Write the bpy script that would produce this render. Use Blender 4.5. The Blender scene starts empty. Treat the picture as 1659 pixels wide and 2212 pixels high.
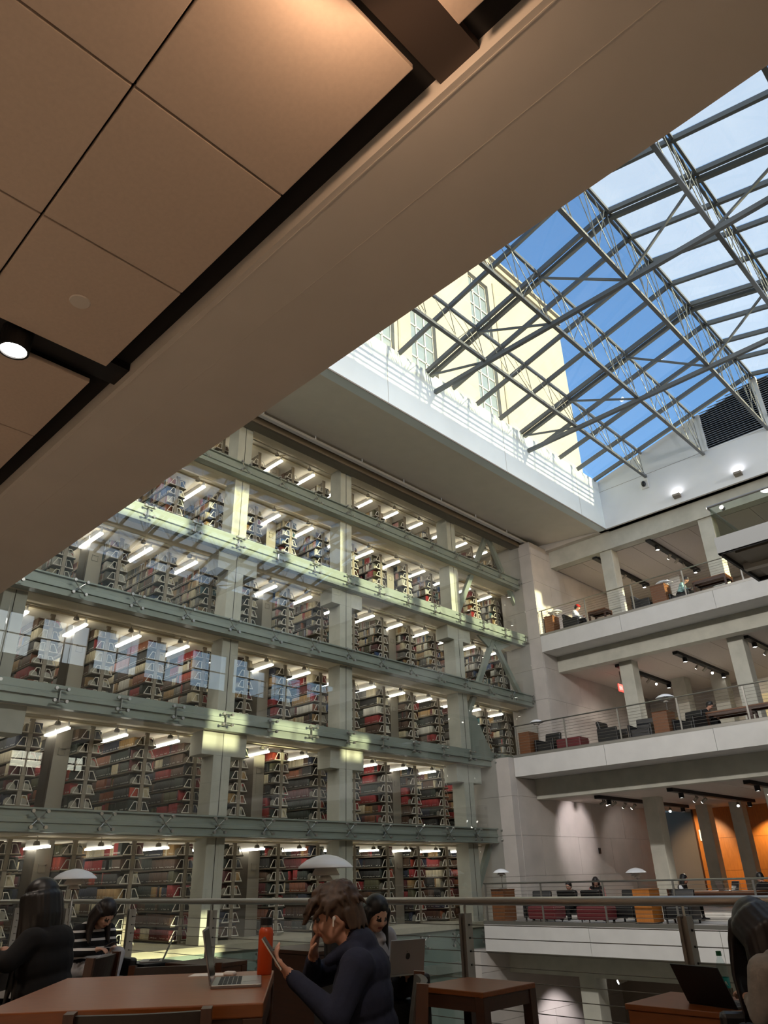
import bpy, bmesh, math, random
import numpy as np
from mathutils import Vector, Matrix, Euler
random.seed(7)
S = bpy.context.scene
C = S.collection
PI = math.pi
# ------------------------------------------------------------------ camera
EYE = 1.2
cam_d = bpy.data.cameras.new('camera')
cam = bpy.data.objects.new('camera', cam_d); C.objects.link(cam)
_p, _y, _r, _f = math.radians(26.98), math.radians(43.952), math.radians(-1.505), 1561.4
_F = Vector((-math.sin(_y)*math.cos(_p), math.cos(_y)*math.cos(_p), math.sin(_p)))
_R = Vector((math.cos(_y), math.sin(_y), 0)); _U = _R.cross(_F)
_R2 = math.cos(_r)*_R + math.sin(_r)*_U; _U2 = -math.sin(_r)*_R + math.cos(_r)*_U
cam.matrix_world = Matrix(((_R2.x, _U2.x, -_F.x, 0), (_R2.y, _U2.y, -_F.y, 0), (_R2.z, _U2.z, -_F.z, EYE), (0, 0, 0, 1)))
cam_d.sensor_fit = 'VERTICAL'; cam_d.sensor_height = 24.0; cam_d.lens = 24.0*_f/2212.0
cam_d.clip_start = 0.05; cam_d.clip_end = 600
S.camera = cam
# ------------------------------------------------------------------ sky, sun, exposure
SUN_DIR = Vector((1.0, 0.05, 0.092)).normalized()
w = bpy.data.worlds.new('sky'); S.world = w; w.use_nodes = True
nt = w.node_tree; nt.nodes.clear()
sky = nt.nodes.new('ShaderNodeTexSky'); sky.sky_type = 'NISHITA'; sky.sun_disc = False
sky.sun_elevation = math.radians(5.3); sky.sun_rotation = math.atan2(SUN_DIR.x, SUN_DIR.y)
sky.altitude = 200; sky.air_density = 1.0; sky.dust_density = 2.0; sky.ozone_density = 3.0
bg = nt.nodes.new('ShaderNodeBackground'); bg.inputs['Strength'].default_value = 0.75
ow = nt.nodes.new('ShaderNodeOutputWorld')
nt.links.new(sky.outputs[0], bg.inputs[0]); nt.links.new(bg.outputs[0], ow.inputs[0])
sd = bpy.data.lights.new('sun', 'SUN'); sd.energy = 13.0; sd.color = (1.0, 0.88, 0.52); sd.angle = math.radians(0.6)
sun = bpy.data.objects.new('sun', sd); C.objects.link(sun)
sun.rotation_euler = SUN_DIR.to_track_quat('Z', 'Y').to_euler(); sun.location = (60, 5, 30)
vs = S.view_settings; vs.view_transform = 'Standard'; vs.look = 'None'; vs.gamma = 1.0; vs.use_curve_mapping = False
vs.exposure = 0.0
S.cycles.max_bounces = 10; S.cycles.diffuse_bounces = 6; S.cycles.glossy_bounces = 4
S.cycles.transmission_bounces = 6; S.cycles.transparent_max_bounces = 24
S.cycles.caustics_reflective = False; S.cycles.caustics_refractive = False
S.cycles.sample_clamp_indirect = 6.0
# ------------------------------------------------------------------ materials
def lin(h):
    h = h.lstrip('#'); v = [int(h[i:i+2], 16)/255 for i in (0, 2, 4)]
    return [c/12.92 if c <= 0.04045 else ((c+0.055)/1.055)**2.4 for c in v]
MATS = {}
def mat(name, col, rough=0.6, metal=0.0, noise=None, bump=0.0, emit=0.0, coat=0.0, spec=0.5, stretch=None):
    """noise = (scale, amount): fine colour variation of the stuff itself"""
    m = bpy.data.materials.new(name); m.use_nodes = True; n = m.node_tree; b = n.nodes['Principled BSDF']
    c = lin(col) if isinstance(col, str) else list(col)
    b.inputs['Base Color'].default_value = (*c, 1); b.inputs['Roughness'].default_value = rough
    b.inputs['Metallic'].default_value = metal; b.inputs['Coat Weight'].default_value = coat
    b.inputs['Specular IOR Level'].default_value = spec
    if noise:
        tc = n.nodes.new('ShaderNodeTexCoord'); t = n.nodes.new('ShaderNodeTexNoise')
        t.inputs['Scale'].default_value = noise[0]; t.inputs['Detail'].default_value = 5
        src = tc.outputs['Object']
        if stretch:
            mp = n.nodes.new('ShaderNodeMapping'); mp.inputs['Scale'].default_value = stretch
            n.links.new(src, mp.inputs[0]); src = mp.outputs[0]
        n.links.new(src, t.inputs['Vector'])
        r = n.nodes.new('ShaderNodeValToRGB'); a = noise[1]
        r.color_ramp.elements[0].position = 0.3; r.color_ramp.elements[1].position = 0.7
        r.color_ramp.elements[0].color = (*[x*(1-a) for x in c], 1); r.color_ramp.elements[1].color = (*[min(1, x*(1+a)) for x in c], 1)
        n.links.new(t.outputs['Fac'], r.inputs[0]); n.links.new(r.outputs[0], b.inputs['Base Color'])
        if bump:
            bp = n.nodes.new('ShaderNodeBump'); bp.inputs['Strength'].default_value = bump; bp.inputs['Distance'].default_value = 0.01
            n.links.new(t.outputs['Fac'], bp.inputs['Height']); n.links.new(bp.outputs[0], b.inputs['Normal'])
    if emit:
        b.inputs['Emission Color'].default_value = (*c, 1); b.inputs['Emission Strength'].default_value = emit
    MATS[name] = m; return m
def glass_mat(name, tint, refl=1.0, rough=0.0, dust=0.0, ior=1.5):
    """thin architectural pane: clear transmission + Fresnel reflection (+ a film of dust that scatters light)"""
    m = bpy.data.materials.new(name); m.use_nodes = True; n = m.node_tree; n.nodes.clear()
    tr = n.nodes.new('ShaderNodeBsdfTransparent'); tr.inputs[0].default_value = (*tint, 1)
    gl = n.nodes.new('ShaderNodeBsdfGlossy'); gl.inputs['Roughness'].default_value = rough; gl.inputs[0].default_value = (refl, refl, refl, 1)
    # Schlick Fresnel from |N.I|, the same on both faces of the pane
    ge = n.nodes.new('ShaderNodeNewGeometry'); dt = n.nodes.new('ShaderNodeVectorMath'); dt.operation = 'DOT_PRODUCT'
    n.links.new(ge.outputs['Normal'], dt.inputs[0]); n.links.new(ge.outputs['Incoming'], dt.inputs[1])
    def mth(op, a, b=None):
        x = n.nodes.new('ShaderNodeMath'); x.operation = op
        for i, v in enumerate((a, b)):
            if v is None: continue
            if isinstance(v, (int, float)): x.inputs[i].default_value = v
            else: n.links.new(v, x.inputs[i])
        return x.outputs[0]
    f0 = ((ior-1)/(ior+1))**2
    c5 = mth('POWER', mth('SUBTRACT', 1.0, mth('ABSOLUTE', dt.outputs['Value'])), 5.0)
    fres = mth('ADD', mth('MULTIPLY', c5, 1-f0), f0)
    mx = n.nodes.new('ShaderNodeMixShader'); out = n.nodes.new('ShaderNodeOutputMaterial')
    n.links.new(fres, mx.inputs[0]); n.links.new(tr.outputs[0], mx.inputs[1]); n.links.new(gl.outputs[0], mx.inputs[2])
    last = mx
    if dust:
        tl = n.nodes.new('ShaderNodeBsdfTranslucent'); tl.inputs[0].default_value = (0.85, 0.88, 0.9, 1)
        t = n.nodes.new('ShaderNodeTexNoise'); t.inputs['Scale'].default_value = 1.3; t.inputs['Detail'].default_value = 6
        tc = n.nodes.new('ShaderNodeTexCoord'); n.links.new(tc.outputs['Object'], t.inputs['Vector'])
        mr = n.nodes.new('ShaderNodeMapRange'); mr.inputs['From Min'].default_value = 0.3; mr.inputs['From Max'].default_value = 0.7
        mr.inputs['To Min'].default_value = dust*0.93; mr.inputs['To Max'].default_value = dust*1.07
        n.links.new(t.outputs['Fac'], mr.inputs['Value'])
        m2 = n.nodes.new('ShaderNodeMixShader'); n.links.new(mr.outputs[0], m2.inputs[0])
        n.links.new(mx.outputs[0], m2.inputs[1]); n.links.new(tl.outputs[0], m2.inputs[2]); last = m2
    n.links.new(last.outputs[0], out.inputs[0]); MATS[name] = m; return m
mat('plaster', '#cfc9c0', 0.85, noise=(3, 0.03))
mat('soffit', '#cbc4bb', 0.8, noise=(2, 0.03))
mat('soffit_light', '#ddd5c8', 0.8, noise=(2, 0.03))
mat('ceiling_tile', '#c2b0a0', 0.85, noise=(40, 0.04))
mat('panel_ceiling', '#b5aaa0', 0.85, noise=(20, 0.04))
mat('white_paint', '#e2ecee', 0.7, noise=(1.5, 0.02))
mat('white_wall', '#e3e4e4', 0.75, noise=(1.2, 0.02))
mat('fascia', '#c4c2be', 0.8, noise=(2.5, 0.04))
mat('concrete', '#b4b2a6', 0.85, noise=(2.2, 0.10), bump=0.1)
mat('concrete_panel', '#b3aca5', 0.85, noise=(1.6, 0.07), bump=0.08)
mat('steel_green', '#8f968e', 0.42, 0.25, noise=(1.2, 0.05))
mat('steel_roof', '#6f7171', 0.5, 0.1)
mat('steel_rod', '#7b7d7c', 0.4, 0.3)
mat('stainless', '#a9a7a2', 0.28, 0.95)
mat('brushed', '#8c8983', 0.42, 0.8)
mat('post_grey', '#98948e', 0.5, 0.35)
mat('rail_tube', '#c2beb6', 0.33, 0.7)
mat('cable_steel', '#8a857c', 0.4, 0.8)
mat('black_metal', '#151414', 0.5, 0.2)
mat('track_lit_brown', '#3a302a', 0.6)  # black channel with the lamplight on it put into a brown colour
mat('dark_gap', '#100e0d', 0.9)
mat('near_floor', '#7d7266', 0.9, noise=(30, 0.15))
mat('far_floor', '#8d877f', 0.8, noise=(25, 0.08))
mat('stack_floor', '#b2ab98', 0.35, noise=(6, 0.06))
mat('stack_ceiling', '#e2d6c0', 0.85, noise=(2, 0.05))
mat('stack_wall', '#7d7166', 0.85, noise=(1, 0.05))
mat('shelf_steel', '#8f8373', 0.5, 0.2)
mat('shelf_dark', '#6b6152', 0.55, 0.1)
mat('shelf_white', '#e4ded2', 0.5)
mat('bookend', '#a39d90', 0.45, 0.3)
mat('tube_light', (1.0, 0.97, 0.88), 0.5, emit=9.5)
mat('spot_lens', (1.0, 0.95, 0.88), 0.5, emit=14.0)
mat('cream_metal', '#d8c9a8', 0.5)
mat('fixture_grey', '#8d8579', 0.5, 0.3)
mat('wood_table', '#7a421a', 0.34, noise=(5, 0.16), stretch=(1, 9, 9))
mat('wood_dark', '#3d2212', 0.35, noise=(5, 0.15), stretch=(1, 9, 9))
mat('wood_chair', '#41210f', 0.35, noise=(6, 0.15), stretch=(9, 9, 1))
mat('wood_orange', '#a8672a', 0.4, noise=(3, 0.12), stretch=(7, 1, 1))
mat('wood_brown', '#6e4527', 0.45, noise=(4, 0.12), stretch=(6, 6, 1))
mat('leather_black', '#100f0f', 0.42, noise=(60, 0.1), bump=0.05)
mat('leather_chair', '#2a211b', 0.45, noise=(60, 0.1), bump=0.05)
mat('red_leather', '#5c1c20', 0.5, noise=(40, 0.1))
mat('opal_white', '#eceef0', 0.25)
mat('opal_inner', '#cfcac3', 0.5)
mat('limestone', '#989389', 0.9, noise=(0.35, 0.10))
mat('limestone_trim', '#8a867c', 0.9)
mat('win_frame', '#c9c7bd', 0.6)
mat('window_dark', '#6d7a86', 0.15)
mat('louvre', '#8f939a', 0.5, 0.2)
mat('louvre_dark', '#20232b', 0.9)
mat('laptop_silver', '#9c9a98', 0.35, 0.7)
mat('laptop_black', '#1c1b1d', 0.4, 0.2)
mat('key_dark', '#17171a', 0.6)
mat('screen', '#1b1b1f', 0.12)
mat('orange_paint', '#c4481b', 0.4)
mat('black_plastic', '#121212', 0.5)
mat('white_plastic', '#d6d3ce', 0.35)
mat('paper_bag', '#a5733f', 0.8, noise=(8, 0.08))
mat('paper', '#d8d4cc', 0.8)
mat('teal_label', '#1f9a96', 0.4)
mat('green_cap', '#1d6b45', 0.4)
mat('skin', '#b98a74', 0.55, noise=(12, 0.05))
mat('skin_light', '#c39a84', 0.55, noise=(12, 0.05))
mat('lips', '#96574f', 0.5)
mat('eye_dark', '#171210', 0.3)
mat('hair_brown', '#3d2a1c', 0.55, noise=(60, 0.45), stretch=(1, 1, 0.25))
mat('hair_black', '#0d0a0a', 0.42, noise=(60, 0.3), stretch=(1, 1, 0.2))
mat('hair_dark', '#1b1211', 0.42, noise=(60, 0.35), stretch=(1, 1, 0.2))
mat('navy_cloth', '#1d2236', 0.95, noise=(18, 0.16), bump=0.5)
mat('black_cloth', '#0e0d0e', 0.95, noise=(50, 0.15))
mat('grey_cloth', '#a9a8aa', 0.95, noise=(50, 0.08))
mat('lightgrey_cloth', '#9d9da1', 0.95, noise=(50, 0.08))
mat('tan_cloth', '#827a72', 0.9, noise=(16, 0.16), bump=0.8)
mat('jeans', '#3a4452', 0.95, noise=(60, 0.12))
mat('white_cloth', '#cfd0d2', 0.9, noise=(40, 0.05))
mat('green_cloth', '#4c5a50', 0.95, noise=(40, 0.1))
mat('teal_cloth', '#8fb4b0', 0.9, noise=(8, 0.3))
mat('pink_cloth', '#b07a74', 0.9)
mat('red_cap', '#b3261c', 0.8)
mat('exit_red', (0.9, 0.04, 0.03), 0.5, emit=2.5)
mat('sign_white', (0.9, 0.88, 0.8), 0.5, emit=0.25)
mat('window_yellow', '#d8c9a4', 0.6)
glass_mat('wall_glass', (0.945, 0.96, 0.95), 1.0, ior=1.58)
glass_mat('roof_glass', (0.92, 0.95, 0.97), 0.9, dust=0.03)
glass_mat('roof_glass_hazy', (0.92, 0.95, 0.97), 0.9, dust=0.18)
glass_mat('rail_glass', (0.88, 0.92, 0.9), 0.9)
glass_mat('side_glass', (0.9, 0.94, 0.96), 0.8)
glass_mat('bottle_clear', (0.86, 0.92, 0.92), 0.9, ior=1.4)
mat('glass_back', '#7f8d86', 0.5)
def stripes(name, c1, c2, period, duty, axis=2):
    m = mat(name, c1, 0.95); n = m.node_tree; b = n.nodes['Principled BSDF']
    tc = n.nodes.new('ShaderNodeTexCoord'); sp = n.nodes.new('ShaderNodeSeparateXYZ'); n.links.new(tc.outputs['Object'], sp.inputs[0])
    a = n.nodes.new('ShaderNodeMath'); a.operation = 'FRACT'; d = n.nodes.new('ShaderNodeMath'); d.operation = 'DIVIDE'; d.inputs[1].default_value = period
    n.links.new(sp.outputs[axis], d.inputs[0]); n.links.new(d.outputs[0], a.inputs[0])
    g = n.nodes.new('ShaderNodeMath'); g.operation = 'GREATER_THAN'; g.inputs[1].default_value = duty; n.links.new(a.outputs[0], g.inputs[0])
    mx = n.nodes.new('ShaderNodeMix'); mx.data_type = 'RGBA'; mx.inputs[6].default_value = (*lin(c1), 1); mx.inputs[7].default_value = (*lin(c2), 1)
    n.links.new(g.outputs[0], mx.inputs[0]); n.links.new(mx.outputs[2], b.inputs['Base Color']); return m
stripes('striped_knit', '#0d0c0e', '#c9c6c4', 0.075, 0.72)
# ------------------------------------------------------------------ mesh building
class MB:
    def __init__(s): s.v = []; s.f = []; s.m = []; s.cur = 0
    def mat(s, i): s.cur = i; return s
    def add(s, vs, fs):
        o = len(s.v); s.v.extend([tuple(p) for p in vs])
        for f in fs: s.f.append(tuple(i+o for i in f)); s.m.append(s.cur)
        return s
    def bx(s, x0, x1, y0, y1, z0, z1):
        x0, x1 = min(x0, x1), max(x0, x1); y0, y1 = min(y0, y1), max(y0, y1); z0, z1 = min(z0, z1), max(z0, z1)
        return s.add([(x0,y0,z0),(x1,y0,z0),(x1,y1,z0),(x0,y1,z0),(x0,y0,z1),(x1,y0,z1),(x1,y1,z1),(x0,y1,z1)],
                     [(0,3,2,1),(4,5,6,7),(0,1,5,4),(1,2,6,5),(2,3,7,6),(3,0,4,7)])
    def bar(s, p, q, w, h=None, up=(0,0,1)):
        h = h or w; p = Vector(p); q = Vector(q); d = (q-p).normalized(); u = Vector(up)
        if abs(d.dot(u)) > 0.98: u = Vector((0,1,0))
        a = d.cross(u).normalized()*(w/2); b = a.cross(d).normalized()*(h/2)
        vs = [p-a-b, p+a-b, p+a+b, p-a+b, q-a-b, q+a-b, q+a+b, q-a+b]
        return s.add(vs, [(0,3,2,1),(4,5,6,7),(0,1,5,4),(1,2,6,5),(2,3,7,6),(3,0,4,7)][::1])
    def cyl(s, p, q, r, n=8, r2=None, cap=True):
        r2 = r if r2 is None else r2; p = Vector(p); q = Vector(q); d = (q-p).normalized()
        u = Vector((0,0,1)) if abs(d.z) < 0.9 else Vector((1,0,0))
        a = d.cross(u).normalized(); b = d.cross(a)
        vs = [p+(a*math.cos(2*PI*i/n)+b*math.sin(2*PI*i/n))*r for i in range(n)]+[q+(a*math.cos(2*PI*i/n)+b*math.sin(2*PI*i/n))*r2 for i in range(n)]
        fs = [(i, n+i, n+(i+1)%n, (i+1)%n) for i in range(n)]
        if cap: fs += [tuple(range(n)), tuple(range(2*n-1, n-1, -1))]
        return s.add(vs, fs)
    def tube(s, pts, r, n=8):
        for a, b in zip(pts, pts[1:]): s.cyl(a, b, r, n)
        return s
    def lathe(s, prof, c=(0,0,0), n=24):
        vs = []; k = len(prof)
        for i in range(n):
            t = 2*PI*i/n
            for r, z in prof: vs.append((c[0]+r*math.cos(t), c[1]+r*math.sin(t), c[2]+z))
        fs = []
        for i in range(n):
            j = (i+1) % n
            for a in range(k-1): fs.append((i*k+a, j*k+a, j*k+a+1, i*k+a+1))
        return s.add(vs, fs)
    def prism(s, poly, axis, a0, a1):
        """extrude a 2-D polygon along axis ('x','y','z')"""
        def P(u, v, a): return {'x': (a, u, v), 'y': (u, a, v), 'z': (u, v, a)}[axis]
        n = len(poly); vs = [P(u, v, a0) for u, v in poly]+[P(u, v, a1) for u, v in poly]
        return s.add(vs, [tuple(range(n-1, -1, -1)), tuple(range(n, 2*n))]+[(i, (i+1)%n, n+(i+1)%n, n+i) for i in range(n)])
    def ell(s, c, r, n=12, m=8):
        vs = [(c[0], c[1], c[2]-r[2])]; 
        for j in range(1, m):
            t = -PI/2+PI*j/m
            for i in range(n): vs.append((c[0]+r[0]*math.cos(t)*math.cos(2*PI*i/n), c[1]+r[1]*math.cos(t)*math.sin(2*PI*i/n), c[2]+r[2]*math.sin(t)))
        vs.append((c[0], c[1], c[2]+r[2])); fs = []
        for i in range(n): fs.append((0, 1+(i+1)%n, 1+i))
        for j in range(m-2):
            for i in range(n): a = 1+j*n+i; b = 1+j*n+(i+1)%n; fs.append((a, b, b+n, a+n))
        L = len(vs)-1; o = 1+(m-2)*n
        for i in range(n): fs.append((o+i, o+(i+1)%n, L))
        return s.add(vs, fs)
    def mesh(s, name, mats, bevel=0.0, smooth=False, seg=2):
        me = bpy.data.meshes.new(name); me.from_pydata(s.v, [], s.f)
        for m in ([mats] if isinstance(mats, str) else mats): me.materials.append(MATS[m])
        me.polygons.foreach_set('material_index', s.m)
        bm = bmesh.new(); bm.from_mesh(me); bmesh.ops.recalc_face_normals(bm, faces=bm.faces)
        if bevel: bmesh.ops.bevel(bm, geom=bm.edges[:], offset=bevel, segments=seg, profile=0.5, affect='EDGES', clamp_overlap=True)
        bm.to_mesh(me); bm.free()
        if smooth: me.polygons.foreach_set('use_smooth', [True]*len(me.polygons))
        me.update(); return me
def link(name, me, parent=None, loc=(0,0,0), rotz=0.0):
    o = bpy.data.objects.new(name, me); C.objects.link(o)
    if parent: o.parent = parent
    o.location = loc; o.rotation_euler = (0, 0, rotz); return o
def part(name, mb, mats, parent, bevel=0.0, smooth=False, loc=(0,0,0), label=None, rotz=0.0):
    o = link(name, mb.mesh(name, mats, bevel, smooth), parent, loc, rotz)
    if label: o['label'] = label
    return o
def tag(o, label, cat, group=None, kind=None):
    o['label'] = label; o['category'] = cat
    if group: o['group'] = group
    if kind: o['kind'] = kind
    return o
def thing(name, label, cat, loc=(0,0,0), rotz=0.0, group=None, kind=None):
    return tag(link(name, None, None, loc, rotz), label, cat, group, kind)
def struct(name, mb, mats, label, cat, bevel=0.0, group=None):
    return tag(link(name, mb.mesh(name, mats, bevel)), label, cat, group, 'structure')
def single(name, mb, mats, label, cat, loc=(0,0,0), rotz=0.0, group=None, bevel=0.0, smooth=False):
    return tag(link(name, mb.mesh(name, mats, bevel, smooth), None, loc, rotz), label, cat, group)
def dup(o, loc, rotz=None, label=None, group=None):
    r = o.copy(); C.objects.link(r); r.location = loc
    if rotz is not None: r.rotation_euler = (0, 0, rotz)
    if label: r['label'] = label
    if group: r['group'] = group
    for ch in list(o.children):
        c = ch.copy(); C.objects.link(c); c.parent = r
        for g in list(ch.children):
            d = g.copy(); C.objects.link(d); d.parent = c
    return r
def spot(name, parent, loc, target, energy, angle, color=(1, 0.93, 0.82), blend=0.6, size=0.05):
    l = bpy.data.lights.new(name, 'SPOT'); l.energy = energy; l.spot_size = math.radians(angle); l.spot_blend = blend; l.color = color; l.shadow_soft_size = size
    o = bpy.data.objects.new(name, l); C.objects.link(o)
    d = Vector(target)-Vector(loc); o.rotation_euler = (-d).to_track_quat('Z', 'Y').to_euler(); o.location = loc
    if parent:
        o.parent = parent
        o.matrix_parent_inverse = Matrix.Translation(parent.location).inverted() if parent.rotation_euler.z == 0 else (Matrix.Translation(parent.location) @ parent.rotation_euler.to_matrix().to_4x4()).inverted()
    return o
ORD = ['first', 'second', 'third', 'fourth', 'fifth', 'sixth', 'seventh', 'eighth', 'ninth', 'tenth', 'eleventh', 'twelfth', 'thirteenth', 'fourteenth', 'fifteenth', 'sixteenth', 'seventeenth']
# ================================================================== STRUCTURE
XG = -16.0                                   # atrium face of the glass wall
def TZ(n): return -0.03+2.488*n              # stack floor levels
JY = [6.37+1.4322*j for j in range(-2, 14)]  # glass joints
Y0, Y1, Y2 = 19.9, 22.3, 25.05               # front edges of the far balconies
ZF = (-0.03, 4.95, 9.94)
XW = -15.44                                  # end wall of the far floors
WELL_X, WELL_Y, WELL_Z = -12.42, 26.32, 14.13
RIDGE_X, RIDGE_Z, SL = -5.43, 18.2, 0.25
def roofz(x): return RIDGE_Z-SL*abs(x-RIDGE_X)
RX = 6.2                                     # right outer wall
# ---- near side: floor, ceiling, soffit
fl = MB().bx(-15.6, RX, -6, 5.9, -0.35, 0.0)
struct('floor', fl, 'near_floor', 'dark carpeted reading floor under the foreground tables', 'floor')
sl = MB().bx(-15.6, RX, 1.66, 2.575, 4.3, 4.95).bx(-15.6, RX, -6, 2.575, 4.66, 4.95)
sof = struct('trim_1', sl, 'soffit', 'wide plain plaster beam edge running diagonally overhead', 'soffit')
m = MB().bx(-15.6, RX, 1.690, 1.697, 4.2965, 4.2995); part('edge_bead', m, 'soffit', sof)
m = MB().bx(-15.6, RX, 1.995, 2.0, 4.2985, 4.2995); part('board_joint', m, 'soffit', sof)
cl = MB().bx(-15.6, RX, -6, 1.66, 4.42, 4.66)
ceil = struct('ceiling', cl, 'dark_gap', 'suspended ceiling of large beige panels over the reading area', 'ceiling')
xs = [-4.22-0.935*k for k in range(9, 0, -1)]+[-4.22]
cols = [(a, b) for a, b in zip(xs, xs[1:])]+[(-3.99, -3.05), (-3.05, -2.1), (-2.1, -1.19), (-0.95, 0.0), (0.0, 0.95), (0.95, 1.9), (1.9, 2.85), (2.85, 3.8)]
rows = [(-4.0+0.78*k, -4.0+0.78*(k+1)) for k in range(6)]+[(0.68, 1.5)]
for x0, x1 in cols:
    for y0, y1 in rows:
        if y1 < -1.7 and (x0 > -0.5 or x0 < -9): continue
        part('ceiling_panel', MB().bx(x0+0.006, x1-0.006, y0+0.006, y1-0.006, 4.3, 4.335), 'ceiling_tile', ceil, 0.004)
# small round speaker in a panel
part('speaker_grille', MB().lathe([(0.001, -0.006), (0.055, -0.006), (0.06, 0.0)], (-3.52, 1.1, 4.3), 24), 'soffit', ceil, label='round flush speaker in the ceiling panel')
def channel(x, y0, y1, z, w, cans, label, heads=(), group=None, m='black_metal'):
    t = thing('ceiling_track', label, 'track light', (x, y0, z), 0, group)
    mb = MB().bx(-w/2, w/2, 0, y1-y0, 0.0, 0.11)
    part('channel', mb, m, t)
    for cy in cans:
        c = MB().lathe([(0.001, 0.04), (w*0.42, 0.04), (w*0.42, -0.16), (w*0.36, -0.16), (w*0.34, -0.06), (0.001, -0.06)], (0, cy-y0, 0), 20)
        cn = part('downlight_can', c, 'black_metal', t, smooth=False)
        part('lens', MB().lathe([(0.001, -0.151), (w*0.345, -0.151), (w*0.345, -0.14), (0.001, -0.14)], (0, cy-y0, 0), 20), 'spot_lens', cn, label='glowing round lens')
    for hy, ang, on in heads:
        d = Vector((math.cos(ang), math.sin(ang), -0.55)).normalized(); p = Vector((0, hy-y0, -0.14))
        h = part('spot_head', MB().cyl(p-d*0.11, p+d*0.11, 0.052, 12).cyl((0, hy-y0, 0), (0, hy-y0, -0.1), 0.012, 6), 'fixture_grey', t)
        if on: part('lens', MB().cyl(p+d*0.111, p+d*0.121, 0.046, 12), 'spot_lens', h, label='glowing round lens')
    return t
t = channel(-4.105, -1.5, 1.66, 4.36, 0.22, [0.96], 'black ceiling track with a cylindrical downlight at the left edge')
t = channel(-1.07, -1.5, 1.66, 4.36, 0.22, [1.0], 'ceiling track with a bright warm downlight at the top edge', m='track_lit_brown')
for i, x in enumerate((-7.05, -10.0, -13.0, 2.0)):
    channel(x, -1.5, 1.66, 4.36, 0.22, [0.9], 'black ceiling track out of frame over the reading area, %s' % ORD[i])
# ---- level below us and the atrium floor
struct('floor', MB().bx(-16.5, RX, -6, 36, -5.4, -5.0), 'far_floor', 'grey floor at the bottom of the atrium', 'floor')
# ---- far balconies
def slab(name, y, z0, z1, label):
    mb = MB().bx(XW, RX, y, 36, z0, z1)
    o = struct(name, mb, 'fascia', label, 'balcony')
    xs = [XW+0.0, -11.9, -8.35, -4.8, -1.2, 2.4, RX]
    for a, b in zip(xs, xs[1:]):
        part('fascia_panel', MB().bx(a+0.006, b-0.006, y-0.03, y+0.01, z0-0.0, z1-0.02), 'fascia', o)
    part('edge_plate', MB().bx(XW, RX, y-0.035, y+0.10, z1-0.02, z1+0.07), 'brushed', o, label='grey metal kerb along the balcony edge')
    return o
slab('balcony_slab', Y0, -0.74, -0.03, 'grey balcony edge across the atrium level with us')
slab('balcony_slab', Y1, 4.30, 4.95, 'grey balcony edge of the middle far floor')
slab('balcony_slab', Y2, 9.27, 9.94, 'grey balcony edge of the top far floor')
def header(y, z0, z1, label, ceil_z, cat='beam'):
    o = struct('trim_2', MB().bx(XW, RX, y, y+0.45, z0, z1), 'concrete', label, cat)
    c = struct('ceiling', MB().bx(XW, RX, y+0.45, 36, ceil_z+0.02, ceil_z+0.2), 'dark_gap', 'panelled ceiling behind the '+label.split(' under')[0].replace('concrete header beam', 'beam')[:40]+' of the '+label.split('of the ')[-1], 'ceiling')
    x = XW+0.02
    while x < RX:
        part('ceiling_panel', MB().bx(x+0.006, min(x+1.2, RX)-0.006, y+0.55, 35.9, ceil_z-0.02, ceil_z+0.02), 'panel_ceiling', c); x += 1.2
    return o
header(23.47, 3.63, 4.32, 'concrete header beam under the middle far balcony of the ground reading floor', 3.68)
header(26.1, 8.62, 9.29, 'concrete header beam under the top far balcony of the middle reading floor', 8.68)
header(26.6, 13.37, 14.2, 'concrete header beam under the roof of the top reading floor', 13.42)
header(21.0, -1.36, -0.72, 'concrete header beam under the lowest far balcony of the basement floor', -1.33)
# end wall of the far floors (concrete panels)
def panel_wall(name, label, y0, y1, z0, z1, ph, pw, x=XW):
    o = struct(name, MB().bx(x-1.3, x-0.025, y0+0.02, y1, z0, z1), 'concrete_panel', label, 'wall')
    z = z0; k = 0
    while z < z1-0.05:
        y = y0-(pw/2 if k % 2 else 0)
        while y < y1:
            a, b = max(y, y0), min(y+pw, y1)
            if b-a > 0.05: part('wall_panel', MB().bx(x-0.03, x, a+0.004, b-0.004, z+0.004, min(z+ph, z1)-0.004), 'concrete_panel', o)
            y += pw
        z += ph; k += 1
    return o
panel_wall('wall_left', 'pale concrete panel wall beside the ground far reading floor', 22.3, 33, -0.03, 4.28, 1.24, 2.4)
panel_wall('wall_left', 'pale concrete panel wall beside the middle far reading floor', 25.1, 35, 4.95, 9.27, 1.24, 2.5)
panel_wall('wall_left', 'pale concrete panel wall beside the top far reading floor', 25.1, 35, 9.94, 14.2, 1.24, 2.5)
panel_wall('wall_left', 'pale concrete panel wall of the basement below the far balcony', 19.6, 33, -5.0, -0.74, 1.24, 2.4)
# piers that close the glass wall (their front faces)
def pier(y, z0, z1, label, x1=XW-0.03):
    o = struct('pier', MB().bx(-17.2, x1-0.02, y, y+0.6, z0, z1), 'concrete_panel', label, 'pier')
    z = z0
    while z < z1-0.1:
        part('pier_panel', MB().bx(-16.9, x1, y-0.03, y+0.58, z+0.004, min(z+1.24, z1)-0.004), 'concrete_panel', o); z += 1.24
    return o
pier(22.0, -5.0, 4.95, 'pale concrete pier closing the glass wall below the middle balcony', XW-0.01)
pier(25.08, 4.95, 14.2, 'pale concrete pier closing the upper glass wall', XW-0.01)
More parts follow.
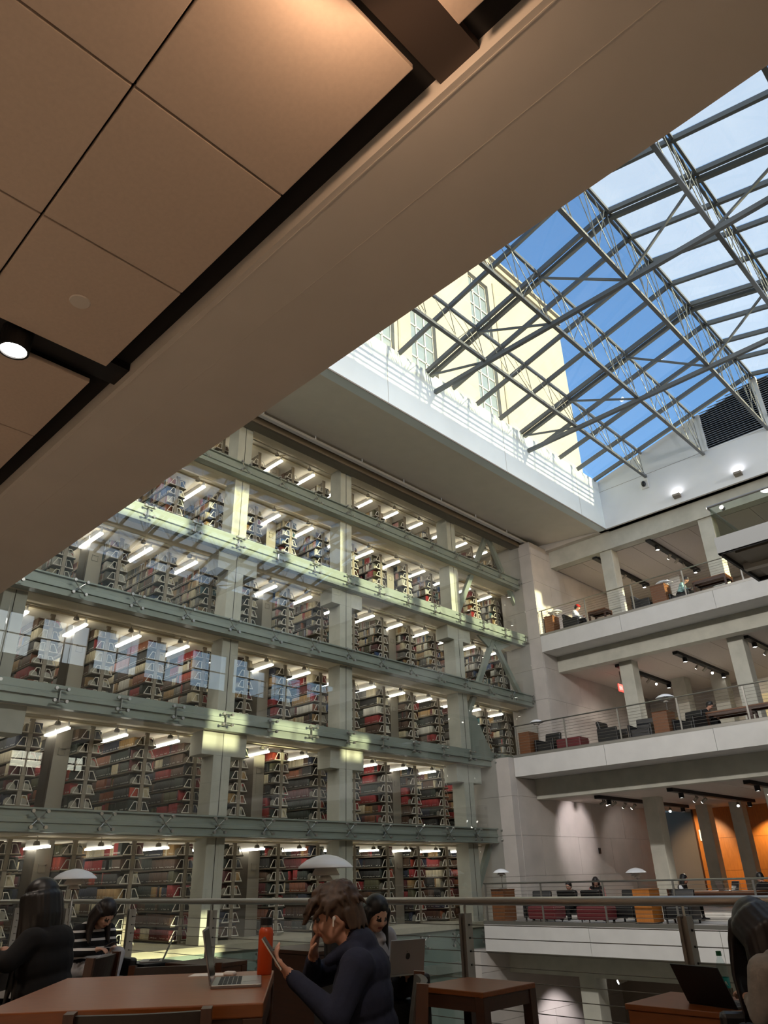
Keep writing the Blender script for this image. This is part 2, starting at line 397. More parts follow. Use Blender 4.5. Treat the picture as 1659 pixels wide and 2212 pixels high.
# columns of the far side
def far_col(x0, x1, y0, y1, z0, z1, label, m='concrete'):
    return struct('column', MB().bx(x0, x1, y0, y1, z0, z1), m, label, 'column', 0.02)
for z0, z1, lv in ((-0.03, 4.3, 'ground'), (4.95, 9.27, 'middle'), (9.94, 14.15, 'top')):
    far_col(-13.08, -12.54, 26.7, 27.24, z0, z1, 'square concrete column nearest the end wall on the %s far floor' % lv)
    far_col(-8.84, -8.3, 26.7, 27.24, z0, z1, 'square concrete column farther right on the %s far floor' % lv)
far_col(-13.1, -12.55, 21.02, 21.56, -5.0, -0.74, 'square concrete column in the basement below the far balcony')
far_col(-8.8, -8.25, 21.02, 21.56, -5.0, -0.74, 'square concrete column hidden at the right of the basement')
far_col(-13.42, -12.92, 32.0, 32.5, -0.03, 3.7, 'left of two columns before the orange wood wall')
far_col(-12.05, -11.55, 32.0, 32.5, -0.03, 3.7, 'right of two columns before the orange wood wall')
far_col(-12.95, -12.35, 31.0, 31.6, 4.95, 8.7, 'left of two shaded columns at the back of the middle floor')
far_col(-11.5, -10.9, 31.6, 32.2, 4.95, 8.7, 'right of two shaded columns at the back of the middle floor')
far_col(-12.4, -11.9, 31.8, 32.3, 9.94, 13.4, 'short white column at the back of the top floor', 'white_wall')
# back walls
bw = struct('wall_far', MB().bx(-14.5, RX, 34.02, 34.4, -0.03, 3.7), 'wood_dark', 'orange wood panelled back wall of the ground far floor', 'wall')
for i in range(8):
    for k in range(3):
        part('wood_panel', MB().bx(-14.4+1.62*i+0.006, -14.4+1.62*(i+1)-0.006, 33.97, 34.03, 0.0+1.23*k+0.005, min(1.23*(k+1), 3.66)-0.005), 'wood_orange', bw)
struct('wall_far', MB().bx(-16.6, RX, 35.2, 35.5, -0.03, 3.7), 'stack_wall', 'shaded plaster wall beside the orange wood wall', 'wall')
o = struct('wall_far', MB().bx(-16.6, RX, 34.02, 34.4, 4.95, 8.7), 'concrete_panel', 'beige back wall of the middle far floor', 'wall')
for a, b, z0, z1 in ((-14.9, -13.6, 6.4, 7.6), (-12.3, -11.9, 6.0, 7.9), (-10.4, -8.0, 5.2, 8.0)):  # bright windows, their light put into a pale yellow colour
    part('painted_window', MB().bx(a, b, 33.97, 34.03, z0, z1), 'window_yellow', o, label='pale yellow panel standing for a bright window in the back wall')
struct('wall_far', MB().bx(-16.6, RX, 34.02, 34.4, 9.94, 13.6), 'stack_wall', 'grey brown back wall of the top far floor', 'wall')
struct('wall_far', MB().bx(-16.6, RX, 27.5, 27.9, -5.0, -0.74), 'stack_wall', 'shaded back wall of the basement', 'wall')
struct('door_1', MB().bx(-13.5, -12.6, 27.42, 27.5, -5.0, -2.9), 'dark_gap', 'dark doorway in the basement wall', 'door')
# ---- right outer wall with window strips (its reflections show in the glass wall)
def grid_wall(name, mats, label, cat, x0, x1, ybr, zbr, holes, extra=None):
    """wall in the y-z plane, cells inside a hole rectangle are left open"""
    ys = sorted(set(ybr+[h[0] for h in holes]+[h[1] for h in holes])); zs = sorted(set(zbr+[h[2] for h in holes]+[h[3] for h in holes]))
    mb = MB()
    for a, b in zip(ys, ys[1:]):
        run = None
        for c, d in zip(zs, zs[1:]):
            my, mz = (a+b)/2, (c+d)/2
            if any(h[0] < my < h[1] and h[2] < mz < h[3] for h in holes):
                if run: mb.bx(x0, x1, a, b, run[0], run[1]); run = None
            else: run = (run[0], d) if run else (c, d)
        if run: mb.bx(x0, x1, a, b, run[0], run[1])
    return struct(name, mb, mats, label, cat)
holes = []
y = 4.6
while y < 33: holes.append((y, y+2.6, 11.75, 14.0)); y += 3.0
holes += [(11.3, 12.5, 6.35, 7.3), (13.3, 14.9, 6.45, 7.3), (16.1, 17.0, 6.45, 7.2)]
holes += [(9.6, 12.2, 1.35, 2.75)]
grid_wall('wall_right', 'plaster', 'plain outer wall of the atrium on the sunny side', 'wall', RX, RX+0.3, [-6.0, 36.0], [-5.4, 14.9], holes)
wn = 3
for h in holes:
    o = tag(link('window_%d' % wn, None), 'window in the sunny outer wall, number %s from the near end' % ORD[wn-3], 'window', None, 'structure'); wn += 1
    o['label'] = 'multi-pane window of the sunny outer wall, seen mirrored in the glass wall'; o['group'] = 'outer wall windows'
    ym, zm = (h[0]+h[1])/2, (h[2]+h[3])/2
    fr = MB()
    for yy in (h[0]+0.03, ym, h[1]-0.03): fr.bx(RX+0.05, RX+0.13, yy-0.03, yy+0.03, h[2], h[3])
    for zz in (h[2]+0.03, zm, h[3]-0.03): fr.bx(RX+0.05, RX+0.13, h[0], h[1], zz-0.03, zz+0.03)
    part('window_frame', fr, 'steel_roof', o)
    for a, b in ((h[0], ym), (ym, h[1])):
        for c, d in ((h[2], zm), (zm, h[3])): part('pane', MB().bx(RX+0.085, RX+0.095, a+0.05, b-0.05, c+0.05, d-0.05), 'side_glass', o)
struct('wall_near', MB().bx(-16.2, RX, 1.5, 2.5, 4.95, 14.9), 'plaster', 'plain wall above the near beam edge, out of sight', 'wall')
struct('wall_back', MB().bx(-16.2, RX, -6.3, -6, -0.3, 4.9), 'plaster', 'plain wall behind the viewer', 'wall')
struct('wall_far', MB().bx(-16.6, RX, 36, 36.3, -5.4, 14.9), 'plaster', 'outermost far wall', 'wall')
struct('wall_left', MB().bx(-16.3, -15.6, -6, JY[0]-0.02, -5.4, 14.4), 'concrete', 'concrete wall left of the glass wall, out of frame', 'wall')
# ---- atrium ceiling around the skylight and roof above
mb = MB().prism([(-15.75, 14.47), (WELL_X-0.012, WELL_Z), (WELL_X-0.012, 14.9), (-15.75, 14.9)], 'y', 2.5, WELL_Y)
struct('ceiling', mb, 'soffit_light', 'plain brown-grey soffit strip between glass wall and skylight', 'ceiling')
mb = MB().bx(-23, -15.75, 2.5, 27.6, 14.5, 14.95)
struct('ceiling', mb, 'stack_ceiling', 'ceiling over the top stack floor', 'ceiling')
struct('ceiling', MB().bx(-16.6, RX, WELL_Y+0.012, 36, WELL_Z, 14.9), 'soffit', 'narrow soffit strip at the far end of the skylight', 'ceiling')
struct('ceiling', MB().bx(1.762, RX+0.3, 2.5, WELL_Y, WELL_Z, 14.9), 'soffit', 'soffit on the far side of the skylight, out of frame', 'ceiling')
struct('ceiling', MB().bx(WELL_X, 1.75, 2.5, 5.58, WELL_Z, 14.9), 'soffit', 'soffit at the near end of the skylight, out of frame', 'ceiling')
# cornice rail with hangers at the top of the glass wall
t = thing('cornice_rail', 'pale tubular rail with short hangers along the top of the glass wall', 'rail', (0, 0, 0), 0, None, 'structure')
part('rail', MB().bx(-15.86, -15.72, 2.6, 25.4, 14.27, 14.36), 'white_wall', t)
for k in range(10): part('hanger', MB().bx(-15.72, -15.69, 4.5+2.148*k, 4.53+2.148*k, 14.33, 14.62 if k else 14.6), 'white_wall', t)
struct('trim_3', MB().bx(-16.4, -15.95, 2.5, 25.1, 14.1, 14.5), 'shelf_dark', 'dark brown head beam above the glass wall', 'beam')
# ---- skylight well
wl = struct('wall_left', MB().prism([(WELL_X-0.35, 14.13), (WELL_X, 14.13), (WELL_X, roofz(WELL_X)-0.04), (WELL_X-0.35, roofz(WELL_X)-0.1)], 'y', 5.6, WELL_Y+0.2), 'white_paint', 'white upstand wall along the left edge of the skylight', 'wall')
part('edge_bead', MB().bx(WELL_X, WELL_X+0.02, 5.6, WELL_Y, 14.1, 14.15), 'fixture_grey', wl)
for y in (13.2, 19.3, 24.4): part('board_joint', MB().bx(WELL_X, WELL_X+0.003, y, y+0.012, 14.15, 16.3), 'fixture_grey', wl)
struct('wall_right', MB().bx(1.75, 2.1, 5.6, WELL_Y+0.2, 14.13, roofz(1.75)-0.05), 'white_paint', 'white upstand wall along the right edge of the skylight', 'wall')
struct('wall_near', MB().prism([(WELL_X, 14.13), (1.75, 14.13), (1.75, roofz(1.75)), (RIDGE_X, RIDGE_Z), (WELL_X, roofz(WELL_X))], 'y', 5.3, 5.6), 'white_wall', 'white gable wall at the near end of the skylight', 'wall')
LX0, LX1, LZ = -7.72, -3.14, 15.93
gw = struct('wall_far', MB().bx(WELL_X, 1.75, WELL_Y, WELL_Y+0.3, 14.13, 15.9)
            .prism([(WELL_X, 15.9), (LX0, 15.9), (LX0, roofz(LX0)-0.02), (WELL_X, roofz(WELL_X)-0.02)], 'y', WELL_Y, WELL_Y+0.3)
            .prism([(LX1, 15.9), (1.75, 15.9), (1.75, roofz(1.75)-0.02), (LX1, roofz(LX1)-0.02)], 'y', WELL_Y, WELL_Y+0.3), 'white_wall', 'white gable wall at the far end of the skylight', 'wall')
part('edge_bead', MB().bx(WELL_X, 1.75, WELL_Y-0.02, WELL_Y, 14.1, 14.15), 'fixture_grey', gw)
part('board_joint', MB().bx(WELL_X, 1.75, WELL_Y-0.003, WELL_Y, 15.895, 15.91), 'fixture_grey', gw)
part('board_joint', MB().bx(-5.43, -5.418, WELL_Y-0.003, WELL_Y, 14.15, 15.9), 'fixture_grey', gw)
lv = struct('louvre', MB().prism([(LX0, LZ-0.03), (LX1, LZ-0.03), (LX1, roofz(LX1)), (RIDGE_X, RIDGE_Z), (LX0, roofz(LX0))], 'y', WELL_Y+0.22, WELL_Y+0.3), 'louvre_dark', 'dark ventilation louvre in the far gable of the skylight', 'louvre')
z = LZ+0.02
while z < RIDGE_Z-0.12:
    half = min(RIDGE_X-LX0, (RIDGE_Z-z)/SL-0.05)
    part('slat', MB().add([(RIDGE_X-half, WELL_Y+0.02, z), (RIDGE_X+half, WELL_Y+0.02, z), (RIDGE_X+half, WELL_Y+0.16, z+0.06), (RIDGE_X-half, WELL_Y+0.16, z+0.06),
         (RIDGE_X-half, WELL_Y+0.02, z+0.025), (RIDGE_X+half, WELL_Y+0.02, z+0.025), (RIDGE_X+half, WELL_Y+0.16, z+0.085), (RIDGE_X-half, WELL_Y+0.16, z+0.085)],
         [(0,3,2,1),(4,5,6,7),(0,1,5,4),(1,2,6,5),(2,3,7,6),(3,0,4,7)]), 'louvre', lv)
    z += 0.093
part('post', MB().bx(RIDGE_X-0.11, RIDGE_X+0.11, WELL_Y-0.03, WELL_Y+0.1, LZ, RIDGE_Z-0.05), 'white_wall', lv)
part('post', MB().bx(LX0-0.02, LX0+0.05, WELL_Y-0.02, WELL_Y+0.1, LZ, roofz(LX0)-0.05), 'white_wall', lv)
part('sill', MB().bx(LX0, LX1, WELL_Y-0.02, WELL_Y+0.1, LZ-0.05, LZ), 'white_wall', lv)
# uplights and camera on the far gable wall
for i, x in enumerate((-9.21, -6.83, -4.4)):
    t = thing('wall_uplight', ('left wall uplight box on the white gable wall, glowing upwards', 'middle wall uplight box on the white gable wall, glowing upwards', 'right wall uplight box on the white gable wall, out of frame')[i], 'wall light', (x, WELL_Y, 14.36))
    part('housing', MB().prism([(-0.02, 0), (-0.2, 0.06), (-0.2, 0.15), (-0.02, 0.15)], 'x', -0.14, 0.14), 'fixture_grey', t)
    l = bpy.data.lights.new('uplight_lamp', 'AREA'); l.energy = 3.5; l.size = 0.2; l.color = (0.95, 0.93, 1.0)
    lo = bpy.data.objects.new('uplight_lamp', l); C.objects.link(lo); lo.parent = t; lo.location = (0, -0.12, 0.17); lo.rotation_euler = (PI, 0, 0)
t = thing('security_camera', 'small white security camera high on the gable wall', 'camera', (-10.39, WELL_Y, 15.46))
part('bracket', MB().bx(-0.16, 0.16, -0.06, 0.0, -0.18, 0.2), 'white_plastic', t, 0.02)
part('dome', MB().ell((-0.03, -0.09, 0.02), (0.09, 0.08, 0.13)), 'black_plastic', t, smooth=True)
# ---- skylight steel and panes
PX = [-10.29, -7.87, -5.43, -3.0, -0.58]
RY = [26.05-1.36*k for k in range(16)]
MAIN = {4, 8, 12}
sk = tag(link('window_2', None), 'pitched glass skylight over the atrium', 'skylight', None, 'structure')
px = [WELL_X]+PX+[1.75]
for a, b in zip(px, px[1:]):
    za, zb = roofz(a)+0.06, roofz(b)+0.06
    for k in range(15):
        y1, y0 = RY[k]-0.04, RY[k+1]+0.04
        mb = MB().add([(a+0.03, y0, za), (b-0.03, y0, zb), (b-0.03, y1, zb), (a+0.03, y1, za), (a+0.03, y0, za+0.02), (b-0.03, y0, zb+0.02), (b-0.03, y1, zb+0.02), (a+0.03, y1, za+0.02)],
                      [(0,3,2,1),(4,5,6,7),(0,1,5,4),(1,2,6,5),(2,3,7,6),(3,0,4,7)])
        part('pane', mb, 'roof_glass' if b <= RIDGE_X+0.01 else 'roof_glass_hazy', sk)
for k, y in enumerate(RY):
    for sgn, xe in ((-1, WELL_X-0.1), (1, 1.85)):
        p, q = (xe, y, roofz(xe)-0.03), (RIDGE_X, y, RIDGE_Z-0.03)
        part('rafter', MB().bar(p, q, 0.10, 0.15), 'steel_roof', sk)
        if k in MAIN: part('rafter', MB().bar((xe, y+0.19, roofz(xe)-0.12), (RIDGE_X, y+0.19, RIDGE_Z-0.12), 0.13, 0.13), 'steel_roof', sk)
for x in PX:
    for o_ in ((-0.06, 0.06) if x == RIDGE_X or x > RIDGE_X else (0.0,)):
        part('purlin', MB().bx(x+o_-0.035, x+o_+0.035, 5.6, WELL_Y, roofz(x)-0.1, roofz(x)+0.02), 'steel_roof', sk)
BZ = 15.8
names = ['truss of the skylight nearest the left upstand', 'second skylight truss from the left upstand', 'skylight truss below the ridge', 'first skylight truss right of the ridge', 'second skylight truss right of the ridge']
for i, x in enumerate(PX):
    t = thing('truss', names[i]+', thin rods over a dark chord', 'truss', (x, 5.6, BZ), 0, None, 'structure')
    h = roofz(x)-BZ-0.1
    part('bottom_chord', MB().bx(-0.055, 0.055, 0, WELL_Y-5.6, -0.05, 0.05), 'steel_roof', t)
    for k, y in enumerate(RY):
        yb = y+0.25-5.6
        if yb > WELL_Y-5.7: yb = WELL_Y-5.75
        if yb < 0.1: continue
        part('web_rod', MB().cyl((0, yb, 0.03), (0, y-5.6, h), 0.013, 6), 'steel_rod', t)
        part('web_rod', MB().cyl((0.03, yb, 0.03), (0.0, y-0.68-5.6, h), 0.013, 6), 'steel_rod', t)
        if k % 2 == 0 and y > 7.2: part('web_rod', MB().cyl((-0.03, yb, 0.03), (0, y-1.36-5.6, h), 0.013, 6), 'steel_rod', t)
        elif k % 2 and k > 0: part('web_rod', MB().cyl((-0.03, yb, 0.03), (0, min(y+1.2, 26.2)-5.6, h), 0.013, 6), 'steel_rod', t)
for i, y in enumerate((20.93, 15.5, 10.05)):
    ym = RY[(4, 8, 12)[i]]
    t = thing('tie_beam', ('tie beam with struts across the skylight nearest the far gable', 'second tie beam with struts across the skylight from the far gable', 'third tie beam of the skylight, hidden by the soffit')[i], 'beam', (0, y, 15.72), 0, None, 'structure')
    part('beam', MB().bx(WELL_X, 1.75, -0.06, 0.06, -0.07, 0.07), 'steel_roof', t)
    for a, b in ((0, WELL_X), (1, PX[0]), (2, PX[1]), (2, PX[3]), (3, PX[4]), (4, 1.75)):
        part('strut', MB().bar((PX[a], 0, 0.05), (b, ym-y+0.1, roofz(b)-15.72-0.15), 0.06), 'steel_roof', t)
# ---- limestone tower seen through the skylight
TX = -18.6
hol = []
for a, b in ((18.4, 20.35), (21.6, 23.6), (27.1, 29.1)):
    for z0, z1 in ((17.5, 21.6), (23.7, 27.8), (29.7, 34.0)): hol.append((a, b, z0, z1))
tw = grid_wall('tower', 'limestone', 'sunlit cream limestone tower beyond the skylight', 'building', TX-1.0, TX, [6.0, 37.6], [14.95, 36.9], hol)
part('tower_core', MB().bx(-28, TX-1.0, 6, 37.6, 14.95, 36.8), 'limestone', tw)
for z, d in ((35.4, 0.10), (36.1, 0.14), (36.75, 0.22)): part('cornice', MB().bx(TX, TX+d, 6, 37.6+d, z, z+0.16), 'limestone_trim', tw)
part('moulding', MB().bx(TX, TX+0.05, 29.6, 29.75, 14.95, 34.6), 'limestone_trim', tw)
part('moulding', MB().bx(TX, TX+0.05, 20.6, 20.75, 14.95, 34.6), 'limestone_trim', tw)
PN = MB().bx(-0.02, 0.02, -0.29, 0.29, -0.47, 0.47).mesh('pane', 'window_dark')
for a, b, z0, z1 in hol:
    fr = MB()
    for i in range(4): fr.bx(TX-0.32, TX-0.22, a+(b-a)*i/3-0.04, a+(b-a)*i/3+0.04, z0, z1)
    for i in range(5): fr.bx(TX-0.32, TX-0.22, a, b, z0+(z1-z0)*i/4-0.04, z0+(z1-z0)*i/4+0.04)
    f = part('window', fr, 'win_frame', tw)
    for i in range(3):
        for j in range(4): link('pane', PN, f, (TX-0.30, a+(b-a)*(i+0.5)/3, z0+(z1-z0)*(j+0.5)/4))
# ---- stair landing hanging in the atrium
t = thing('stair_landing', 'underside of a stair landing with glass guard at the right edge', 'stair', (0, 0, 0), 0, None, 'structure')
x0 = -4.52
part('landing_slab', MB().prism([(x0, 14.4), (3, 14.4), (3, 16.6), (x0, 16.6)], 'z', 6.98, 7.26), 'fixture_grey', t)
part('fascia_plate', MB().bx(x0, 3, 14.37, 14.4, 6.92, 7.26), 'steel_roof', t)
part('soffit_frame', MB().bx(x0, x0+0.05, 14.4, 16.6, 6.9, 7.0).bx(x0, 3, 14.4, 14.45, 6.9, 6.98).bx(x0, 3, 16.55, 16.6, 6.9, 7.0), 'black_metal', t)
for a, b in ((x0+0.25, x0+1.7), (x0+1.85, x0+3.4)): part('soffit_panel', MB().bx(a, b, 14.65, 16.4, 6.93, 6.99), 'fixture_grey', t, 0.01)
part('soffit_rib', MB().bx(x0+0.1, 3, 15.45, 15.62, 6.84, 6.98), 'plaster', t)
part('guard_glass', MB().bx(x0+0.04, 3, 14.42, 14.44, 7.26, 7.95), 'rail_glass', t)
part('guard_glass', MB().bx(x0+0.04, x0+0.06, 14.44, 16.6, 7.26, 7.95), 'rail_glass', t)
part('handrail', MB().cyl((x0, 14.43, 7.98), (3, 14.43, 7.98), 0.025, 10).cyl((x0, 14.43, 7.98), (x0, 16.6, 7.98), 0.025, 10), 'stainless', t)
for k in range(4): part('glass_disc', MB().cyl((x0+0.3+0.95*k, 14.36, 7.86), (x0+0.3+0.95*k, 14.46, 7.86), 0.045, 14), 'stainless', t)
part('spot_head', MB().cyl((x0+0.75, 15.0, 6.75), (x0+0.9, 15.1, 6.62), 0.04, 10), 'fixture_grey', t)
# ================================================================== GLASS WALL AND BOOK STACKS
gwin = tag(link('window_1', None), 'tall frameless glass wall in front of the lit book stacks', 'glass wall', None, 'structure')
BEAMZ = [TZ(n) for n in range(1, 6)]
zrows = [-2.9, -0.42]+BEAMZ+[14.1]
PM = {}
for a, b in zip(zrows, zrows[1:]):
    for j in range(len(JY)-1):
        if b <= 5.0 and JY[j+1] > 22.3: continue
        h = round(b-a, 3)
        if h not in PM: PM[h] = MB().bx(-0.009, 0.009, 0.006, 1.4262, 0.006, h-0.006).mesh('pane', 'wall_glass')
        link('pane', PM[h], gwin, (XG, JY[j], a))
# spider fittings: X type on odd beams, paired bolts on even beams
def bolt(mb, y, z): mb.cyl((-0.035, y, z), (0.035, y, z), 0.036, 10)
sx = MB()
for y, z in ((-.15, -.15), (.15, -.15), (-.15, .15), (.15, .15)): sx.cyl((-0.06, 0, 0), (-0.03, y, z), 0.014, 6); bolt(sx, y, z)
sx.cyl((-0.2, 0, 0), (-0.03, 0, 0), 0.03, 8)
SXM = sx.mesh('spider_fitting', 'stainless')
sh = MB().cyl((-0.09, 0, -0.14), (-0.09, 0, 0.14), 0.02, 6)
for z in (-.13, .13):
    sh.cyl((-0.06, -0.13, z), (-0.06, 0.13, z), 0.016, 6)
    for y in (-.13, .13): sh.cyl((-0.06, y, z), (-0.03, y, z), 0.014, 6); bolt(sh, y, z)
    sh.cyl((-0.2, 0, z), (-0.05, 0, z), 0.022, 6)
SHM = sh.mesh('spider_fitting', 'stainless')
for n, z in enumerate([-0.42]+BEAMZ):
    for j, y in enumerate(JY):
        if z <= 5.0 and y > 22.3: continue
        link('spider_fitting', SHM if n in (2, 4) else SXM, gwin, (XG, y, z))
# edge beams (steel channel behind the glass), floors, columns
def beam_mesh(y0, y1):
    prof = [(-.40, -.23), (-.14, -.23), (-.14, -.195), (-.21, -.185), (-.21, -.06), (-.17, -.05), (-.17, .05), (-.21, .06), (-.21, .185), (-.14, .195), (-.14, .23), (-.40, .23)]
    return MB().prism([(XG+x, z) for x, z in prof], 'y', y0, y1)
def beam2(y0, y1):
    prof = [(-.40, -.24), (-.20, -.24), (-.20, -.05), (-.13, -.05), (-.13, .06), (-.16, .08), (-.16, .24), (-.40, .24)]
    return MB().prism([(XG+x, z) for x, z in prof], 'y', y0, y1)
for n in range(1, 6):
    ye = 22.0 if n <= 1 else 25.2
    mb = beam2(2.6, ye) if n in (2, 4) else beam_mesh(2.6, ye)
    for i, p in enumerate(mb.v): mb.v[i] = (p[0], p[1], p[2]+BEAMZ[n-1])
    struct('floor_beam', mb, 'steel_green', 'grey-green steel edge beam of the %s stack floor from the bottom' % ORD[n], 'beam')
for n in range(0, 7):
    z = TZ(n) if n < 6 else 14.5
    if n < 6:
        struct('floor', MB().bx(-22.5, XG-(0.1 if n == 0 else 0.42), 2.5, 27, z-0.14, z), 'stack_floor', 'floor slab of the %s stack level from the bottom' % ORD[n], 'floor')
    if n >= 1: struct('ceiling', MB().bx(-22.5, XG-0.42, 2.5, 27, z-0.24, z-0.145), 'stack_ceiling', 'pale ceiling of the %s stack level from the bottom' % ORD[n-1], 'ceiling')
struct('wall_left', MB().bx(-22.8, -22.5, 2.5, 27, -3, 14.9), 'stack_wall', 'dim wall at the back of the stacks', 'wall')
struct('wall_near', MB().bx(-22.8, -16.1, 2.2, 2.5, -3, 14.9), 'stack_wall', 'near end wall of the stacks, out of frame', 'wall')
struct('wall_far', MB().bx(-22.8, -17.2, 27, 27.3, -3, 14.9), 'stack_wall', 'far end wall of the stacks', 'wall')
o = struct('wall_left', MB().bx(-16.6, -16.2, 2.6, 22.0, -5.0, -0.18), 'glass_back', 'grey-green wall behind the lowest glass panes', 'wall')
part('ledge', MB().bx(-16.2, -16.05, 2.6, 22.0, -1.25, -1.0), 'steel_green', o)
COLY = (4.89, 10.62, 14.92, 20.68)
cn = ('leftmost concrete column behind the glass wall', 'concrete column left of centre behind the glass wall', 'central concrete column behind the glass wall', 'concrete column behind the glass beside the diagonal braces')
for i, y in enumerate(COLY):
    t = thing('column', cn[i]+', with block capitals', 'column', (-16.73, y+0.26, -0.03), 0, None, 'structure')
    part('shaft', MB().bx(-0.27, 0.27, -0.26, 0.26, 0, 14.5), 'concrete', t, 0.01)
    for z1, hh in ((BEAMZ[1]-0.2, 0.62), (BEAMZ[3]-0.2, 0.55)):
        part('capital', MB().bx(-0.3, 0.275, -0.62, 0.72, z1-hh+0.03, z1+0.03), 'concrete', t, 0.01)
    part('seam', MB().bx(0.271, 0.276, -0.01, 0.005, 0, 14.4), 'dark_gap', t)
# diagonal braces with gusset plates
def brace(label, p, q, wd=0.2):
    single('brace', MB().bar((-16.55, *p), (-16.55, *q), wd, 0.16, up=(1, 0, 0)), 'steel_green', label, 'brace', bevel=0.01)['kind'] = 'structure'
brace('upper steel brace leaning left below the top beam', (23.45, 14.3), (21.0, 10.2))
brace('upper steel brace leaning right below the top beam', (23.6, 14.3), (26.0, 10.1))
brace('middle steel brace leaning left from the gusset plate', (23.2, 9.6), (20.9, 5.9))
brace('middle steel brace leaning right from the gusset plate', (23.3, 9.6), (25.6, 6.6))
brace('lowest steel brace leaning left beside the pier', (23.6, 4.8), (20.8, 0.4))
struct('gusset_plate', MB().prism([(21.3, 9.95), (21.3, 10.2), (24.9, 10.2), (24.9, 9.9), (23.6, 9.3), (22.9, 9.3), (22.1, 9.75)], 'x', -16.58, -16.5), 'steel_green', 'steel gusset plate where the middle braces meet', 'plate')
struct('gusset_plate', MB().prism([(21.25, 4.95), (22.7, 4.95), (21.7, 6.5), (21.3, 6.5)], 'x', -16.6, -16.52), 'steel_green', 'tapered steel gusset plate at the foot of the middle brace', 'plate')
# ---- bookcases
RYs = [6.42+1.432*j for j in range(-2, 14)]
XE = -17.45
NSH, SP, Z0 = 7, 0.305, 0.07
SHL = 3.4
def post_mesh(h): return MB().bx(-0.05, 0.0, -0.045, 0.045, 0, h-0.02).bx(-0.05, -0.02, -0.06, 0.06, h-0.06, h).mesh('end_post', 'shelf_steel')
post_m, post_top = post_mesh(2.22), post_mesh(1.8)
shelf_m = MB().bx(-SHL, 0.0, -0.27, 0.27, -0.022, 0.0).bx(-SHL, 0, -0.275, -0.265, -0.03, 0.002).bx(-SHL, 0, 0.265, 0.275, -0.03, 0.002).mesh('shelf', 'shelf_dark')
br = MB()
for s in (-1, 1):
    br.bar((-0.012, s*0.26, 0.0), (-0.012, s*0.15, 0.2), 0.014); br.bar((-0.012, s*0.15, 0.2), (-0.012, s*0.06, 0.2), 0.014); br.bar((-0.012, s*0.26, 0.006), (-0.012, s*0.05, 0.006), 0.02)
    br.bar((-0.012, s*0.07, 0.2), (-0.012, s*0.07, 0.0), 0.012)
br_m = br.mesh('shelf_bracket', 'shelf_white')
be = MB()
be.prism([(-0.25, 0), (0.25, 0), (0.25, 0.1), (0.21, 0.15), (0.155, 0.17), (0.1, 0.15), (0.06, 0.1), (0.05, 0.03), (-0.05, 0.03), (-0.06, 0.1), (-0.1, 0.15), (-0.155, 0.17), (-0.21, 0.15), (-0.25, 0.1)], 'x', -0.16, -0.155)
be_m = be.mesh('bookend', 'bookend')
back_m = MB().bx(-SHL, -0.06, -0.012, 0.012, 0.0, 2.15).mesh('centre_panel', 'shelf_dark')
back_top = MB().bx(-SHL, -0.06, -0.012, 0.012, 0.0, 1.75).mesh('centre_panel', 'shelf_dark')
def vis(y): return 0.88*17.4/y
COLS = {'black': '#1b1918', 'dark green': '#1f2a20', 'maroon': '#5a1519', 'red': '#9c1f22', 'orange red': '#b0402a', 'tan': '#a98552', 'cream': '#d3c5a4', 'navy': '#1d2740',
        'blue': '#2f4f80', 'brown': '#553823', 'grey': '#7f7b74', 'white': '#d9d4c8', 'olive': '#575435', 'rust': '#8a4a26', 'pink': '#c08a86', 'teal': '#3d6a70'}
LOW = ['black']*7+['dark green']*5+['maroon']*3+['red']*4+['tan']*2+['cream']*2+['navy']*2+['brown']*4+['olive']+['rust']*2+['orange red']
HIGH = ['cream']*5+['tan']*3+['grey']*4+['white']*4+['brown']*3+['olive']+['red']+['blue']+['black']*2+['pink']+['teal']+['rust']+['maroon']
books = []           # (xc, yfront, z, w, h, d, side, colour, tier, range, shelf)
rng = random.Random(3)
vis_rank = 0
CASES = []
for n in range(6):
    z = TZ(n); rank = 0
    for j, y in enumerate(RYs):
        if n <= 1 and y > 25: continue
        L = min(SHL-0.1, vis(max(y, 3.5))*1.35+0.45)
        t = thing('bookcase', '', 'bookcase', (XE, y, z), 0, 'library stack bookcases')
        link('end_post', post_m if n < 5 else post_top, t)['label'] = 'beige steel end post'
        link('centre_panel', back_m if n < 5 else back_top, t)
        dom = {}
        for k in range(NSH if n < 5 else 5):
            zs = Z0+SP*k
            link('shelf', shelf_m, t, (0, 0, zs)); link('shelf_bracket', br_m, t, (0, 0, zs))
            gap = rng.random() < 0.38
            if gap: link('bookend', be_m, t, (0, 0, zs))
            for side in (-1, 1):
                x = 0.19 if gap else rng.uniform(0.05, 0.12); end = L if side < 0 else 0.8
                while x < end:
                    pal = LOW if n <= 2 else HIGH
                    if n == 2: pal = LOW+HIGH
                    col = rng.choice(pal); run = rng.choice((1, 2, 4, 8, 14, 20)) if n <= 2 else rng.choice((1, 1, 1, 2, 3, 8))
                    h0 = rng.uniform(0.2, 0.265); w0 = rng.uniform(0.028, 0.055) if n <= 2 else rng.uniform(0.018, 0.042); d0 = rng.uniform(0.17, 0.23)
                    if rng.random() < 0.04: x += rng.uniform(0.05, 0.25); continue
                    for q in range(run):
                        if x > end: break
                        w = w0*(rng.uniform(0.9, 1.1) if run > 3 else rng.uniform(0.7, 1.3)); h = min(0.272, h0*(1 if run > 3 else rng.uniform(0.85, 1.1)))
                        books.append((XE-x-w/2, y+side*0.265, z+zs, w*0.95, h, d0, side, col, n, j, k)); x += w
                        dom[col] = dom.get(col, 0)+(w if side < 0 else 0)
        CASES.append((t, n, j, max(dom, key=dom.get)))
inview = [j for j, y in enumerate(RYs) if y > 6.0]
